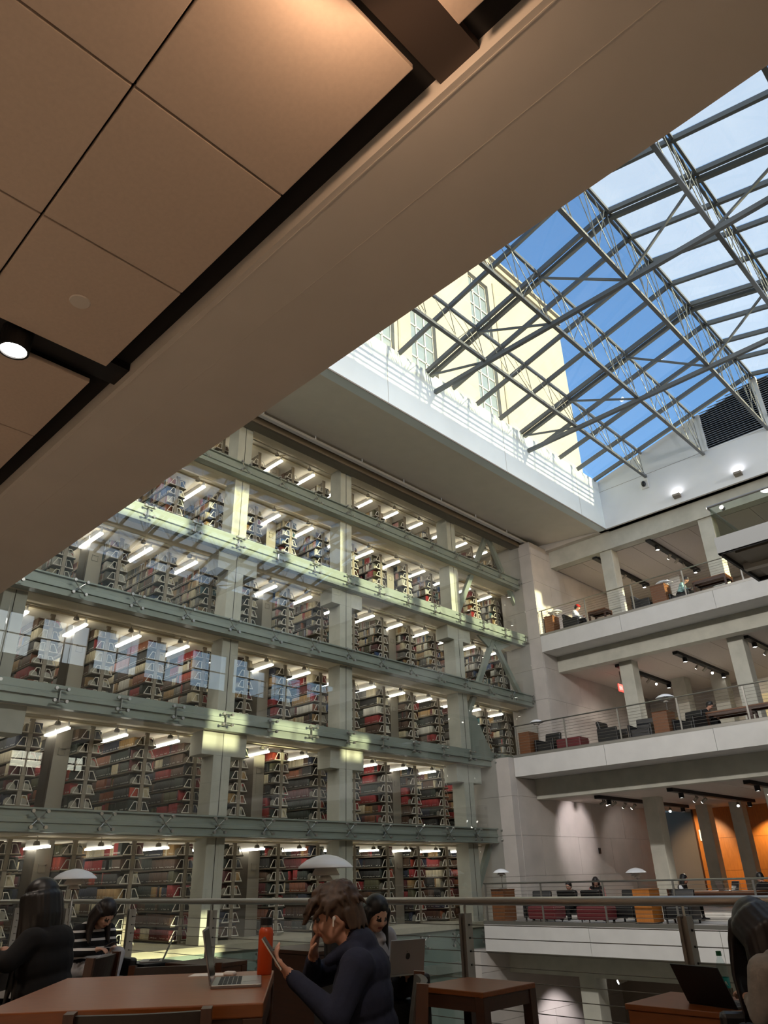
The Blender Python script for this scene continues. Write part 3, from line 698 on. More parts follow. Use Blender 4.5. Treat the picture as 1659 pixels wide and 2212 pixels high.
for t, n, j, c in CASES:
    if j in inview: t['label'] = 'steel bookcase with many %s books, %s from left, on the %s stack floor up' % (c, ORD[j-inview[0]], ORD[n])
    else: t['label'] = 'steel bookcase cut by the left frame edge, %s before it, %s stack floor up' % (ORD[inview[0]-1-j], ORD[n])
# ---- the 300 books that show largest are objects of their own, the rest is one mesh
def book_score(b):
    n, j, k = b[8], b[9], b[10]; y = RYs[j]
    if b[6] > 0 or n > 1 or y < 7 or y > 9.6: return 0
    dep = XE-b[0]
    if dep > vis(y)*0.9 or (n == 0 and k < 5) or (n == 0 and y < 8 and k < 6): return 0
    return b[4]*b[3]**0.5/math.hypot(b[0], b[1])
order = sorted(range(len(books)), key=lambda i: -book_score(books[i]))
solo = set(i for i in order[:300] if book_score(books[i]) > 0)
bm_cache = {}
for cname, hx in COLS.items(): mat('cloth_'+cname.replace(' ', '_'), hx, 0.6, noise=(8, 0.12))
def book_mesh(col, lab):
    if (col, lab) in bm_cache: return bm_cache[(col, lab)]
    # unit book: spine towards -y with a rounded back, page block seen from above
    mb = MB().prism([(-.5, 1), (.5, 1), (.5, .06), (.3, 0), (-.3, 0), (-.5, .06)], 'z', 0, 1)
    mb.mat(1).bx(-.38, .38, .04, .97, 1.0, 1.004)
    if lab: mb.mat(1).bx(-.28, .28, -.006, .0, .12, .26)
    bm_cache[(col, lab)] = mb.mesh('book', ['cloth_'+col.replace(' ', '_'), 'paper']); return bm_cache[(col, lab)]
sh_name = {0: 'bottom', 1: 'second lowest', 2: 'third lowest', 3: 'middle', 4: 'third highest', 5: 'second highest', 6: 'top'}
for i in sorted(solo):
    b = books[i]; o = link('book', book_mesh(b[7], rng.random() < 0.7), None, (b[0], b[1], b[2])); o.scale = (b[3], b[5], b[4])
    lab = '%s book on the %s shelf, bookcase %s from left, %s stack floor' % (b[7], sh_name[b[10]], ORD[b[9]-inview[0]], ORD[b[8]])
    tag(o, lab, 'book', lab.replace(' book on', ' books on'))
vt = []; fc = []; cl_ = []
cube = np.array([(-.5,0,0),(.5,0,0),(.5,1,0),(-.5,1,0),(-.5,0,1),(.5,0,1),(.5,1,1),(-.5,1,1)], float)
cf = np.array([(0,1,5,4),(1,2,6,5),(2,3,7,6),(3,0,4,7),(4,5,6,7)])
linc = {k: np.array(lin(v)) for k, v in COLS.items()}
nv = 0
for i, b in enumerate(books):
    if i in solo: continue
    c = cube.copy(); c[:, 0] = b[0]+c[:, 0]*b[3]; c[:, 1] = b[1]-b[6]*c[:, 1]*b[5]; c[:, 2] = b[2]+c[:, 2]*b[4]
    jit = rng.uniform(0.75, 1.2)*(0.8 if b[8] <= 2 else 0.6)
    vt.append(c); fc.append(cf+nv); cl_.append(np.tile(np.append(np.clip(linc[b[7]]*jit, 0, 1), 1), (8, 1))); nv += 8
    if b[6] < 0 and rng.random() < 0.75 and b[3] > 0.016:
        zz = b[2]+rng.uniform(0.03, 0.042); yy = b[1]-0.002
        vt.append(np.array([(b[0]-b[3]*.3, yy, zz), (b[0]+b[3]*.3, yy, zz), (b[0]+b[3]*.3, yy, zz+.02), (b[0]-b[3]*.3, yy, zz+.02)]))
        fc.append(np.array([(nv, nv+1, nv+2, nv+3)])); cl_.append(np.tile((.62, .6, .54, 1), (4, 1))); nv += 4
V = np.concatenate(vt); Fq = np.concatenate(fc); CC = np.concatenate(cl_)
me = bpy.data.meshes.new('books'); me.vertices.add(len(V)); me.vertices.foreach_set('co', V.ravel())
me.loops.add(Fq.size); me.loops.foreach_set('vertex_index', Fq.ravel().astype(np.int32))
me.polygons.add(len(Fq)); me.polygons.foreach_set('loop_start', (np.arange(len(Fq))*4).astype(np.int32))
at = me.color_attributes.new('cloth', 'FLOAT_COLOR', 'POINT'); at.data.foreach_set('color', CC.ravel().astype(np.float32))
me.update(); me.validate()
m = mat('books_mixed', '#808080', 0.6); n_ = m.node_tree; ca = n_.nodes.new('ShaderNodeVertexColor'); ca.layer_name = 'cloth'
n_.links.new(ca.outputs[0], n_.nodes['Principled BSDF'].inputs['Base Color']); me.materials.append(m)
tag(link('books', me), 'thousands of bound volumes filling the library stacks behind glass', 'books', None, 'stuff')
print('books', len(books), 'solo', len(solo))
# ---- aisle lights, conduits, sensors
tube = MB().bx(-0.62, 0.62, -0.045, 0.045, -0.045, 0.0); tube_m = tube.mesh('diffuser', 'tube_light')
house_m = MB().bx(-0.6, 0.6, -0.02, 0.02, 0.0, 0.16).mesh('housing', 'white_plastic')
k = 0
for n in range(6):
    zc = (TZ(n+1) if n < 5 else 14.5)-0.25
    for j, y in enumerate(RYs[:-1]):
        if n <= 1 and y > 22.5: continue
        for q in range(2 if y < 14 else 1):
            t = thing('ceiling_light', '%s fluorescent tube light over the %s aisle from left, %s stack floor' % (('front', 'rear')[q], ORD[j], ORD[n]), 'ceiling light', (-17.8-1.9*q, y+0.716, zc-0.17), 0, 'aisle tube lights')
            link('housing', house_m, t); link('diffuser', tube_m, t)
sens_m = MB().cyl((0, 0, 0), (0, 0, -0.1), 0.012, 6).lathe([(0.001, -0.1), (0.05, -0.1), (0.07, -0.16), (0.065, -0.18), (0.001, -0.18)], (0, 0, 0), 12).mesh('sensor', 'fixture_grey')
for n in range(6):
    zc = (TZ(n+1) if n < 5 else 14.5)-0.25
    t = thing('conduit', 'cream cable tray along the range ends of the %s stack floor' % ORD[n], 'conduit', (-17.3, 2.6, zc), 0, None, 'structure')
    part('tray', MB().bx(-0.07, 0.07, 0, 24.2, -0.05, -0.015), 'cream_metal', t)
    part('pipe', MB().cyl((0.35, 0, -0.05), (0.35, 24.2, -0.05), 0.025, 8), 'stack_ceiling', t)
    for j in range(15): part('hanger', MB().bar((-0.05, 0.5+1.6*j, -0.02), (0.3, 0.8+1.6*j, 0.0), 0.02), 'cream_metal', t)
    for j, y in enumerate(RYs):
        link('sensor', sens_m, t, (0.25, y+0.4-2.6, 0))
# dim grey vertical ducts behind some bookcases with a small label frame
for n in range(6):
    for j in (3, 7, 11):
        single('duct', MB().bx(-18.5, -17.9, -0.19, 0.19, 0, 1.83 if n == 5 else 2.2).bx(-17.9, -17.885, -0.09, 0.09, 1.55, 1.57).bx(-17.9, -17.885, -0.09, 0.09, 1.7, 1.72).bx(-17.9, -17.885, -0.09, -0.07, 1.55, 1.72).bx(-17.9, -17.885, 0.07, 0.09, 1.55, 1.72), 'fixture_grey', 'grey boxed duct standing in the %s aisle, %s stack floor' % (ORD[j-2], ORD[n]), 'duct', (0.0, RYs[j]-0.48, TZ(n)))
# ================================================================== RAILINGS
def railing(label, x0, x1, y, z, h, posts, r, ncab, cab_dz, post_w):
    t = thing('railing', label, 'railing', (0, y, z))
    part('top_rail', MB().cyl((x0, 0, h), (x1, 0, h), r, 14), 'stainless', t, smooth=True)
    pm = MB().bx(-post_w/2, post_w/2, -0.012, 0.012, -0.12, h-r).mesh('post', 'brushed')
    for x in posts: link('post', pm, t, (x, 0, 0))
    cm = MB().cyl((x0, 0, 0), (x1, 0, 0), 0.005, 5).mesh('cable', 'cable_steel')
    for k in range(ncab): link('cable', cm, t, (0, 0, h-0.11-cab_dz*k))
    return t
PXS = [-15.36+2.0*k for k in range(11)]
railing('steel cable railing of the far balcony level with us', XW+0.05, RX, Y0+0.05, -0.03, 1.06, [x+0.02 for x in PXS], 0.024, 10, 0.095, 0.05)
railing('steel cable railing of the middle far balcony', XW+0.05, RX, Y1+0.05, 4.95, 1.06, [x+0.08 for x in PXS], 0.022, 10, 0.095, 0.05)
railing('steel cable railing of the top far balcony', XW+0.05, RX, Y2+0.05, 9.94, 1.06, [x+0.08 for x in PXS], 0.022, 10, 0.095, 0.05)
# near railing: thick tube, flat posts that stop short of it, eight cables
NR = 5.75
t = thing('railing', 'thick stainless tube railing with cables in front of the atrium', 'railing', (0, NR, 0))
part('top_rail', MB().cyl((-15.5, 0, 1.015), (RX, 0, 1.015), 0.033, 18), 'rail_tube', t, smooth=True)
pm = MB().bx(-0.035, -0.012, -0.05, 0.05, 0, 0.92).bx(0.012, 0.035, -0.05, 0.05, 0, 0.92).bx(-0.012, 0.012, -0.03, 0.03, 0, 0.905).mesh('post', 'post_grey')
sm = MB().cyl((0, 0, 0.9), (0, 0, 1.0), 0.011, 8).mesh('stem', 'stainless')
gm = MB().cyl((-0.045, 0, 0), (0.045, 0, 0), 0.008, 6).mesh('cable_grommet', 'black_metal')
for x in [-14.7, -12.68, -10.66, -8.66, -6.67, -4.67, -2.65, -0.65, 1.35, 3.35]:
    link('post', pm, t, (x, 0, 0), 0.0); link('stem', sm, t, (x, 0, 0)); [link('cable_grommet', gm, t, (x, 0, 0.83-0.1*k)) for k in range(8)]
cm = MB().cyl((-15.5, 0, 0), (RX, 0, 0), 0.0035, 5).mesh('cable', 'cable_steel')
for k in range(8): link('cable', cm, t, (0, 0, 0.83-0.1*k))
# ================================================================== FURNITURE
def lamp(loc, label, d=0.5, h=1.3, group=None, base=True):
    """stacked-shade table or floor lamp: wide flat dome over a smaller shade on a thin stem; h = rim height"""
    t = thing('table_lamp', label, 'lamp', loc, 0, group); R = d/2
    dome = [(R, 0), (R*0.99, 0.012), (R*0.9, R*0.13), (R*0.7, R*0.27), (R*0.45, R*0.37), (R*0.2, R*0.43), (0.001, R*0.45), (0.001, R*0.44), (R*0.2, R*0.42), (R*0.45, R*0.36), (R*0.7, R*0.26), (R*0.9, R*0.12), (R*0.98, 0)]
    part('upper_shade', MB().lathe(dome, (0, 0, h), 36), 'opal_white', t, smooth=True)
    part('middle_shade', MB().lathe([(R*0.34, 0.02), (R*0.42, -0.02), (R*0.52, -R*0.24), (R*0.51, -R*0.245), (R*0.4, -0.02), (R*0.33, 0.02)], (0, 0, h), 30), 'opal_inner', t, smooth=True)
    part('lower_shade', MB().lathe([(0.02, -R*0.2), (R*0.2, -R*0.28), (R*0.28, -R*0.42), (R*0.27, -R*0.43), (R*0.18, -R*0.3)], (0, 0, h), 24), 'opal_inner', t, smooth=True)
    part('stem', MB().cyl((0, 0, 0.02), (0, 0, h+R*0.42), 0.012, 10), 'brushed', t, smooth=True)
    part('base', MB().lathe([(0.001, 0), (0.13, 0), (0.13, 0.012), (0.02, 0.03), (0.001, 0.03)], (0, 0, 0), 24), 'brushed', t, smooth=True)
    return t
def wood_table(loc, w, d, h, label, rotz=0.0, top=0.04, leg=0.07, apron=0.09, m='wood_table', cat='side table', group=None, inset=0.0):
    t = thing('side_table' if h < 0.7 else 'reading_table', label, cat, loc, rotz, group)
    part('table_top', MB().bx(-w/2, w/2, -d/2, d/2, h-top, h), m, t, 0.006)
    part('apron', MB().bx(-w/2+leg, w/2-leg, -d/2+0.01, -d/2+0.035, h-top-apron, h-top).bx(-w/2+leg, w/2-leg, d/2-0.035, d/2-0.01, h-top-apron, h-top)
         .bx(-w/2+0.01, -w/2+0.035, -d/2+leg, d/2-leg, h-top-apron, h-top).bx(w/2-0.035, w/2-0.01, -d/2+leg, d/2-leg, h-top-apron, h-top), 'wood_dark', t)
    lm = MB().bx(-leg/2, leg/2, -leg/2, leg/2, 0, h-top).mesh('leg', 'wood_dark', 0.004)
    for sx_ in (-1, 1):
        for sy in (-1, 1): link('leg', lm, t, (sx_*(w/2-leg/2), sy*(d/2-leg/2), 0))
    return t
def armchair(loc, rotz, label, m='leather_black', group=None, w=0.78, panel=True):
    """low square lounge chair, faces local -y; wooden side panels"""
    t = thing('lounge_chair', label, 'armchair', loc, rotz, group)
    part('seat', MB().bx(-w/2+0.08, w/2-0.08, -0.36, 0.26, 0.14, 0.41), m, t, 0.035)
    b = MB().prism([(0.2, 0.36), (0.34, 0.36), (0.42, 0.8), (0.3, 0.82)], 'x', -w/2+0.08, w/2-0.08)
    part('backrest', b, m, t, 0.035)
    for s in (-1, 1):
        part('arm', MB().bx(s*(w/2-0.08), s*w/2, -0.36, 0.36, 0.1, 0.56), m, t, 0.025)
        for yy in (-0.3, 0.3): part('leg', MB().bx(s*(w/2-0.06)-0.02, s*(w/2-0.06)+0.02, yy-0.02, yy+0.02, 0, 0.12), 'black_metal', t)
    return t
def ottoman(loc, label, m='red_leather', w=0.95, d=0.6):
    t = thing('ottoman', label, 'ottoman', loc)
    part('cushion', MB().bx(-w/2, w/2, -d/2, d/2, 0.1, 0.44), m, t, 0.05)
    part('seam', MB().bx(-w/2-0.004, w/2+0.004, -d/2-0.004, d/2+0.004, 0.3, 0.31), m, t)
    for sx_ in (-1, 1):
        for sy in (-1, 1): part('leg', MB().cyl((sx_*(w/2-0.1), sy*(d/2-0.1), 0), (sx_*(w/2-0.1), sy*(d/2-0.1), 0.12), 0.018, 8), 'black_metal', t)
    return t
def divider(loc, label, w=0.5, d=0.5, h=0.95, m='wood_brown', name='lamp_cabinet'):
    t = thing(name, label, 'cabinet', loc)
    part('body', MB().bx(-w/2, w/2, -d/2, d/2, 0.04, h-0.03), m, t, 0.006)
    part('top', MB().bx(-w/2-0.01, w/2+0.01, -d/2-0.01, d/2+0.01, h-0.03, h), m, t, 0.004)
    part('plinth', MB().bx(-w/2+0.03, w/2-0.03, -d/2+0.03, d/2-0.03, 0, 0.04), 'black_metal', t)
    return t
def chair(loc, rotz, label, group=None):
    """library chair with curved leather back in a wood frame, faces local -y"""
    t = thing('reading_chair', label, 'chair', loc, rotz, group)
    part('seat', MB().bx(-0.23, 0.23, -0.22, 0.22, 0.40, 0.455), 'leather_chair', t, 0.02)
    mb = MB(); n = 8
    for k in range(n):
        a0, a1 = -0.22+0.44*k/n, -0.22+0.44*(k+1)/n
        f = lambda a: 0.27-0.5*a*a
        mb.add([(a0, f(a0)-0.02, .52), (a1, f(a1)-0.02, .52), (a1, f(a1)+0.015, .52), (a0, f(a0)+0.015, .52), (a0, f(a0)+0.03, .80), (a1, f(a1)+0.03, .80), (a1, f(a1)+0.06, .80), (a0, f(a0)+0.06, .80)],
               [(0,3,2,1),(4,5,6,7),(0,1,5,4),(1,2,6,5),(2,3,7,6),(3,0,4,7)])
    part('backrest', mb, 'leather_chair', t)
    for s in (-1, 1):
        part('back_post', MB().bar((s*0.235, 0.24, 0.0), (s*0.235, 0.30, 0.81), 0.036, 0.05, up=(0, 1, 0)), 'wood_chair', t)
        part('leg', MB().bx(s*0.215-0.018, s*0.215+0.018, -0.21, -0.17, 0, 0.41), 'wood_chair', t)
        part('rail', MB().bx(s*0.225-0.012, s*0.225+0.012, -0.2, 0.25, 0.33, 0.39), 'wood_chair', t)
    part('rail', MB().bx(-0.22, 0.22, -0.205, -0.18, 0.33, 0.39), 'wood_chair', t)
    return t
def laptop(loc, rotz, label, lid=105, m='laptop_silver', w=0.34, d=0.235, logo=False, tilt=0.0):
    """opens towards local -y (user side), hinge at +y"""
    t = thing('laptop', label, 'laptop', loc, rotz)
    part('base', MB().bx(-w/2, w/2, -d/2, d/2, 0, 0.014), m, t, 0.003)
    km = MB()
    for r in range(5):
        for c in range(12): km.bx(-w/2+0.02+c*(w-0.04)/12+0.002, -w/2+0.02+(c+1)*(w-0.04)/12-0.002, d/2-0.03-r*0.021-0.018, d/2-0.03-r*0.021, 0.014, 0.0155)
    part('keyboard', km, 'key_dark', t)
    part('trackpad', MB().bx(-0.06, 0.06, -d/2+0.01, -d/2+0.085, 0.014, 0.0146), m, t)
    a = math.radians(lid)                     # lid angle from the base plane
    def P(u, v, o): return (u, d/2-v*math.cos(a)+o*math.sin(a), 0.014+v*math.sin(a)+o*math.cos(a))
    def slab_(u0, u1, v0, v1, o0, o1):
        return MB().add([P(u0,v0,o0),P(u1,v0,o0),P(u1,v1,o0),P(u0,v1,o0),P(u0,v0,o1),P(u1,v0,o1),P(u1,v1,o1),P(u0,v1,o1)], [(0,3,2,1),(4,5,6,7),(0,1,5,4),(1,2,6,5),(2,3,7,6),(3,0,4,7)])
    ld = part('lid', slab_(-w/2, w/2, 0.0, d, 0.0, 0.007), m, t, 0.002)
    part('screen', slab_(-w/2+0.008, w/2-0.008, 0.012, d-0.008, -0.0015, 0.0), 'screen', ld)
    if logo:
        ring = []; cx, cv = 0.0, d*0.52
        mb = MB(); n = 18
        pts = [(0.02*math.cos(2*PI*i/n)*(1-0.25*max(0, math.cos(2*PI*i/n-0.3))**6), 0.022*math.sin(2*PI*i/n)*(1-0.12*max(0, math.sin(2*PI*i/n))**8)) for i in range(n)]
        vs = [P(u, cv+v, 0.0072) for u, v in pts]+[P(u, cv+v, 0.0085) for u, v in pts]
        mb.add(vs, [tuple(range(n)), tuple(range(n, 2*n))]+[(i, (i+1) % n, n+(i+1) % n, n+i) for i in range(n)])
        lf = [(0.004, 0.026), (0.012, 0.036), (0.008, 0.025)]
        mb.add([P(u, cv+v, 0.0072) for u, v in lf]+[P(u, cv+v, 0.0085) for u, v in lf], [(0, 1, 2), (3, 4, 5), (0, 1, 4, 3), (1, 2, 5, 4), (2, 0, 3, 5)])
        part('logo', mb, 'black_plastic', ld, label='small dark fruit-shaped emblem')
    return t
def phone(loc, rot, label):
    o = single('phone', MB().bx(-0.037, 0.037, -0.075, 0.075, -0.004, 0.004), 'black_plastic', label, 'phone', loc, 0, None, 0.003)
    o.rotation_euler = rot
    part('screen', MB().bx(-0.034, 0.034, -0.072, 0.072, 0.004, 0.0046), 'screen', o)
    part('frame', MB().bx(-0.0375, -0.036, -0.075, 0.075, -0.003, 0.003).bx(0.036, 0.0375, -0.075, 0.075, -0.003, 0.003), 'stainless', o); return o
def letter(ch, size, ext):
    cu = bpy.data.curves.new('letter', 'FONT'); cu.body = ch; cu.size = size; cu.extrude = ext; cu.align_x = 'CENTER'
    o = bpy.data.objects.new('letter', cu); C.objects.link(o); dg = bpy.context.evaluated_depsgraph_get()
    me = bpy.data.meshes.new_from_object(o.evaluated_get(dg)); bpy.data.objects.remove(o); me.materials.clear(); me.materials.append(MATS['white_plastic']); return me
# ---- far ground floor
zf = ZF[0]
ottoman((-13.75, 20.75, zf), 'red leather ottoman left of the other on the far ground floor')
ottoman((-12.1, 20.75, zf), 'red leather ottoman beside the dark bench on the far ground floor')
divider((-15.1, 20.5, zf), 'brown wood cabinet at the left end of the far ground railing', 0.45, 0.6, 0.9)
divider((-10.75, 21.2, zf), 'orange-brown wood cabinet between dark lounge chairs on the far ground floor', 0.5, 0.6, 0.85, 'wood_orange')
armchair((-14.5, 21.5, zf), 0.2, 'dark lounge chair left of the red ottomans, far ground floor')
armchair((-11.5, 21.5, zf), 0.0, 'dark lounge chair left of the orange-brown cabinet, far ground floor')
armchair((-9.95, 21.5, zf), 0.1, 'dark lounge chair right of the orange-brown cabinet, far ground floor')
armchair((-13.0, 22.4, zf), PI, 'dark lounge chair facing away behind the ottomans, far ground floor')
armchair((-13.9, 22.5, zf), PI, 'dark lounge chair with a sleeping reader, far ground floor')
wood_table((-11.9, 23.0, zf), 1.5, 0.8, 0.62, 'low wood table with a lamp on the far ground floor', m='wood_brown')
lamp((-11.87, 23.0, zf+0.62), 'white domed lamp on the low table of the far ground floor', 0.62, 0.63)
lamp((-15.1, 20.5, zf+0.9), 'white domed lamp at the left end of the far ground railing', 0.5, 0.45)
wood_table((-9.35, 23.0, zf), 2.1, 1.0, 0.74, 'reading table with laptops on the far ground floor', m='wood_brown', cat='table')
wood_table((-6.3, 24.2, zf), 2.4, 1.0, 0.74, 'second reading table at the right edge of the far ground floor', m='wood_brown', cat='table')
laptop((-9.3, 23.1, zf+0.74), 2.4, 'open laptop facing away on the far ground reading table', m='laptop_silver')
laptop((-9.0, 22.75, zf+0.74), -0.6, 'open laptop near the water bottle on the far ground reading table', m='laptop_silver')
single('water_bottle', MB().lathe([(0.001, 0), (0.035, 0), (0.035, 0.17), (0.014, 0.21), (0.014, 0.24), (0.001, 0.24)], n=16), 'bottle_clear', 'clear bottle on the far ground reading table', 'bottle', (-8.75, 22.75, zf+0.74), smooth=True)
chair((-10.6, 23.1, zf), PI/2, 'wood chair of the reader in white sleeves, far ground floor')
chair((-8.2, 23.6, zf), -PI/2+0.4, 'wood chair with a pale jacket over its back, far ground floor')
jk = MB()
for k in range(10):
    a0, a1 = -0.26+0.052*k, -0.26+0.052*(k+1); q0 = 0.02*math.sin(k*2.1); q1 = 0.02*math.sin((k+1)*2.1)
    jk.add([(a0, 0.33+q0, 0.25), (a1, 0.33+q1, 0.25), (a1, 0.38+q1, 0.25), (a0, 0.38+q0, 0.25), (a0, 0.31, 0.9), (a1, 0.31, 0.9), (a1, 0.37, 0.9), (a0, 0.37, 0.9)], [(0,3,2,1),(4,5,6,7),(0,1,5,4),(1,2,6,5),(2,3,7,6),(3,0,4,7)])
single('jacket', jk, 'lightgrey_cloth', 'pale blue-grey jacket hung over a chair back, far ground floor', 'jacket', (-8.2, 23.6, zf), -PI/2+0.4)
chair((-6.9, 23.3, zf), PI, 'wood chair of the reader in black at the right, far ground floor')
chair((-5.6, 23.3, zf), PI, 'wood chair of the rightmost reader, far ground floor')
# restroom sign
t = thing('restroom_sign', 'small white illuminated restroom sign on the orange wall', 'sign', (-14.1, 33.9, 2.6))
part('plate', MB().bx(-0.16, 0.16, -0.03, 0.06, -0.22, 0.22), 'sign_white', t, 0.01)
for s in (-1, 1): part('figure', MB().ell((s*0.06, -0.035, 0.1), (0.025, 0.008, 0.025)).prism([(s*0.06-0.03, -0.12), (s*0.06+0.03, -0.12), (s*0.06+0.028, 0.06), (s*0.06-0.028, 0.06)], 'y', -0.038, -0.03), 'black_plastic', t)
single('wall_sensor', MB().bx(-0.02, 0.02, -0.07, 0.07, -0.1, 0.1), 'black_plastic', 'small dark box on the concrete end wall beside the spotlit patch', 'sensor', (XW+0.02, 27.3, 2.0), bevel=0.01)
# ---- far middle floor
zf = ZF[1]
divider((-15.1, 22.85, zf), 'brown wood cabinet at the left end of the middle balcony', 0.45, 0.6, 0.85, 'wood_brown')
armchair((-14.4, 23.05, zf), 0.0, 'dark lounge chair at the left end of the middle balcony')
ottoman((-13.4, 22.95, zf), 'red leather ottoman on the middle balcony')
lamp((-15.05, 23.4, zf), 'white domed lamp at the left end of the middle balcony', 0.5, 1.28)
divider((-10.15, 23.2, zf), 'brown wood cabinet by the lamp on the middle balcony', 0.5, 0.6, 0.85, 'wood_brown')
lamp((-10.2, 23.7, zf), 'white domed lamp behind the cabinet on the middle balcony', 0.6, 1.38)
armchair((-10.9, 23.2, zf), 0.1, 'dark lounge chair left of the cabinet on the middle balcony')
armchair((-9.4, 23.3, zf), -0.2, 'dark lounge chair right of the cabinet on the middle balcony')
armchair((-11.9, 23.0, zf), PI/2, 'dark reclined bench by the column on the middle balcony')
wood_table((-8.4, 24.2, zf), 1.3, 0.8, 0.74, 'reading table behind the railing of the middle balcony', m='wood_brown', cat='table')
wood_table((-7.0, 23.2, zf), 0.9, 0.5, 0.6, 'small wood bench table at the right edge of the middle balcony', m='wood_brown')
t = thing('exit_sign', 'red illuminated exit sign hanging beside the column', 'sign', (-13.75, 28, 7.95))
part('housing', MB().bx(-0.02, 0.02, -0.3, 0.3, -0.15, 0.15), 'exit_red', t, 0.01)
part('bracket', MB().cyl((0, 0, 0.15), (0, 0, 0.7), 0.015, 6), 'black_metal', t)
for i, ch in enumerate('EXIT'):
    lo = link('letter', letter(ch, 0.22, 0.004), t, (0.024, -0.2+0.135*i, -0.08)); lo.rotation_euler = (PI/2, 0, PI/2)
# ---- far top floor
zf = ZF[2]
divider((-15.15, 25.6, zf), 'brown wood cabinet at the left end of the top balcony', 0.4, 0.5, 0.85, 'wood_brown')
lamp((-15.17, 26.1, zf), 'white domed lamp at the left end of the top balcony', 0.5, 1.2)
armchair((-14.2, 25.8, zf), PI/2, 'dark lounge chair of the sunlit reader on the top balcony')
wood_table((-13.1, 25.9, zf), 0.75, 0.6, 0.66, 'small sunlit wood table on the top balcony', m='wood_brown')
divider((-10.47, 25.8, zf), 'brown wood cabinet between lounge chairs on the top balcony', 0.55, 0.5, 0.95, 'wood_brown')
lamp((-10.83, 27.2, zf), 'white domed lamp before the white column on the top balcony', 0.7, 1.5)
armchair((-11.2, 25.9, zf), PI/2, 'dark lounge chair left of the cabinet on the top balcony')
armchair((-9.8, 26.1, zf), 0.0, 'dark lounge chair of the reader in pale teal on the top balcony')
wood_table((-8.6, 26.0, zf), 1.2, 0.7, 0.72, 'reading table right of the teal reader on the top balcony', m='wood_brown', cat='table')
# ---- track lights of the far floors
for x, zc, lv in ((-11.0, 13.42, 'top'), (-13.45, 13.42, 'top'), (-10.85, 8.68, 'middle'), (-13.25, 8.68, 'middle'), (-8.25, 8.68, 'middle'), (-10.95, 3.68, 'ground'), (-13.6, 3.68, 'ground'), (-8.5, 3.68, 'ground')):
    pos = {-11.0: 'central', -10.85: 'central', -10.95: 'central', -13.45: 'left', -13.25: 'left', -13.6: 'left', -8.25: 'right', -8.5: 'right'}[x]
    y0, y1 = (24.4, 31.6) if lv == 'ground' else (26.9, 31.8)
    channel(x, y0, y1, zc-0.13, 0.2, [y0+0.8, y1-0.4], 'black track with spotlights on the %s far ceiling, %s one' % (lv, pos),
            [(y0+1.9, 2.6, True), (y0+2.6, 2.9, lv == 'ground'), (y1-1.6, -1.2, lv != 'top')])
for i, y in enumerate((25.3, 25.7, 26.1)):
    t = thing('spot_head', '%s of three small track spotlights near the concrete end wall, ground floor' % ('first', 'second', 'third')[i], 'spotlight', (-13.9, y, 3.48), 0, 'end wall spotlights')
    part('barrel', MB().cyl((-0.1, 0, -0.05), (0.1, 0, 0.05), 0.05, 12), 'fixture_grey', t); part('arm', MB().cyl((0, 0, 0.02), (0, 0, 0.2), 0.012, 6), 'black_metal', t)
# light of the fixtures; the rear row of near lamps is added
spot('track_spot', None, (-13.5, 25.6, 3.4), (-15.44, 25.75, 2.6), 190, 75, (1, 0.9, 0.92))
spot('track_spot', None, (-13.4, 28.5, 3.4), (-15.44, 29.5, 1.5), 45, 110, (1, 0.9, 0.85))
spot('track_spot', None, (-13.8, 31.8, 3.4), (-14.2, 34, 1.8), 500, 75, (1, 0.72, 0.4))
spot('track_spot', None, (-11.0, 32.9, 3.4), (-11.3, 34, 1.6), 450, 80, (1, 0.72, 0.4))
spot('track_spot', None, (-10.9, 26.8, 3.4), (-11.2, 25, 0), 240, 100)
spot('track_spot', None, (-10.8, 29.0, 8.5), (-11.5, 28.5, 5), 480, 120)
spot('track_spot', None, (-13.2, 28.0, 8.5), (-14.5, 28.5, 5), 110, 110)
spot('track_spot', None, (-11.0, 29.0, 13.2), (-12.0, 29, 10), 360, 120, (0.95, 0.92, 1.0))
spot('track_spot', None, (-9.5, 31.0, 8.4), (-9.5, 34, 6.5), 240, 90, (1, 0.9, 0.7))
for x, y, e, a in ((-1.07, 1.0, 110, 115), (-4.1, 0.96, 95, 115), (-7.05, 0.9, 100, 115), (-10.0, 0.9, 200, 110), (-13.0, 0.9, 200, 110), (-1.07, -3.3, 1500, 92), (-4.1, -3.3, 1400, 92), (-7.05, -3.3, 1400, 92), (2.0, 0.9, 300, 110), (2.0, -3.3, 1300, 92)):  # rear row added without fixtures, bounces light off the floor to the ceiling
    spot('downlight', None, (x, y, 4.17), (x, y, 0), e, a, (1, 0.87, 0.74))
# added fill lights that brighten the atrium and skylight walls, all out of frame
for i, x in enumerate((-14.0, -10.0, -6.0, -2.0, 2.0)):
    t = thing('fill_light', 'added fill light out of frame on the near wall, %s' % ORD[i], 'fill_light', (x, 2.7, 13.6))
    part('housing', MB().bx(-0.2, 0.2, -0.2, 0.1, -0.15, 0.15), 'black_metal', t, 0.02); part('lens', MB().bx(-0.17, 0.17, 0.1, 0.11, -0.12, 0.12), 'spot_lens', t)
    spot('fill_lamp', None, (x, 2.9, 13.5), (x-0.5, 22, 3.0), 2200, 85, (1, 0.95, 0.9), 0.8, 0.25)
for i, y in enumerate((4.5, 6.5, 8.5)):
    t = thing('fill_light', 'added fill light out of frame on the sunny outer wall, %s' % ORD[i], 'fill_light', (RX, y, 13.75))
    part('housing', MB().bx(-0.3, 0.0, -0.2, 0.2, -0.15, 0.15), 'black_metal', t, 0.02); part('lens', MB().bx(-0.31, -0.3, -0.17, 0.17, -0.12, 0.12), 'spot_lens', t)
    spot('fill_lamp', None, (RX-0.4, y, 13.75), (-16, y+9, 5.0), 1800, 85, (1, 0.96, 0.9), 0.8, 0.25)
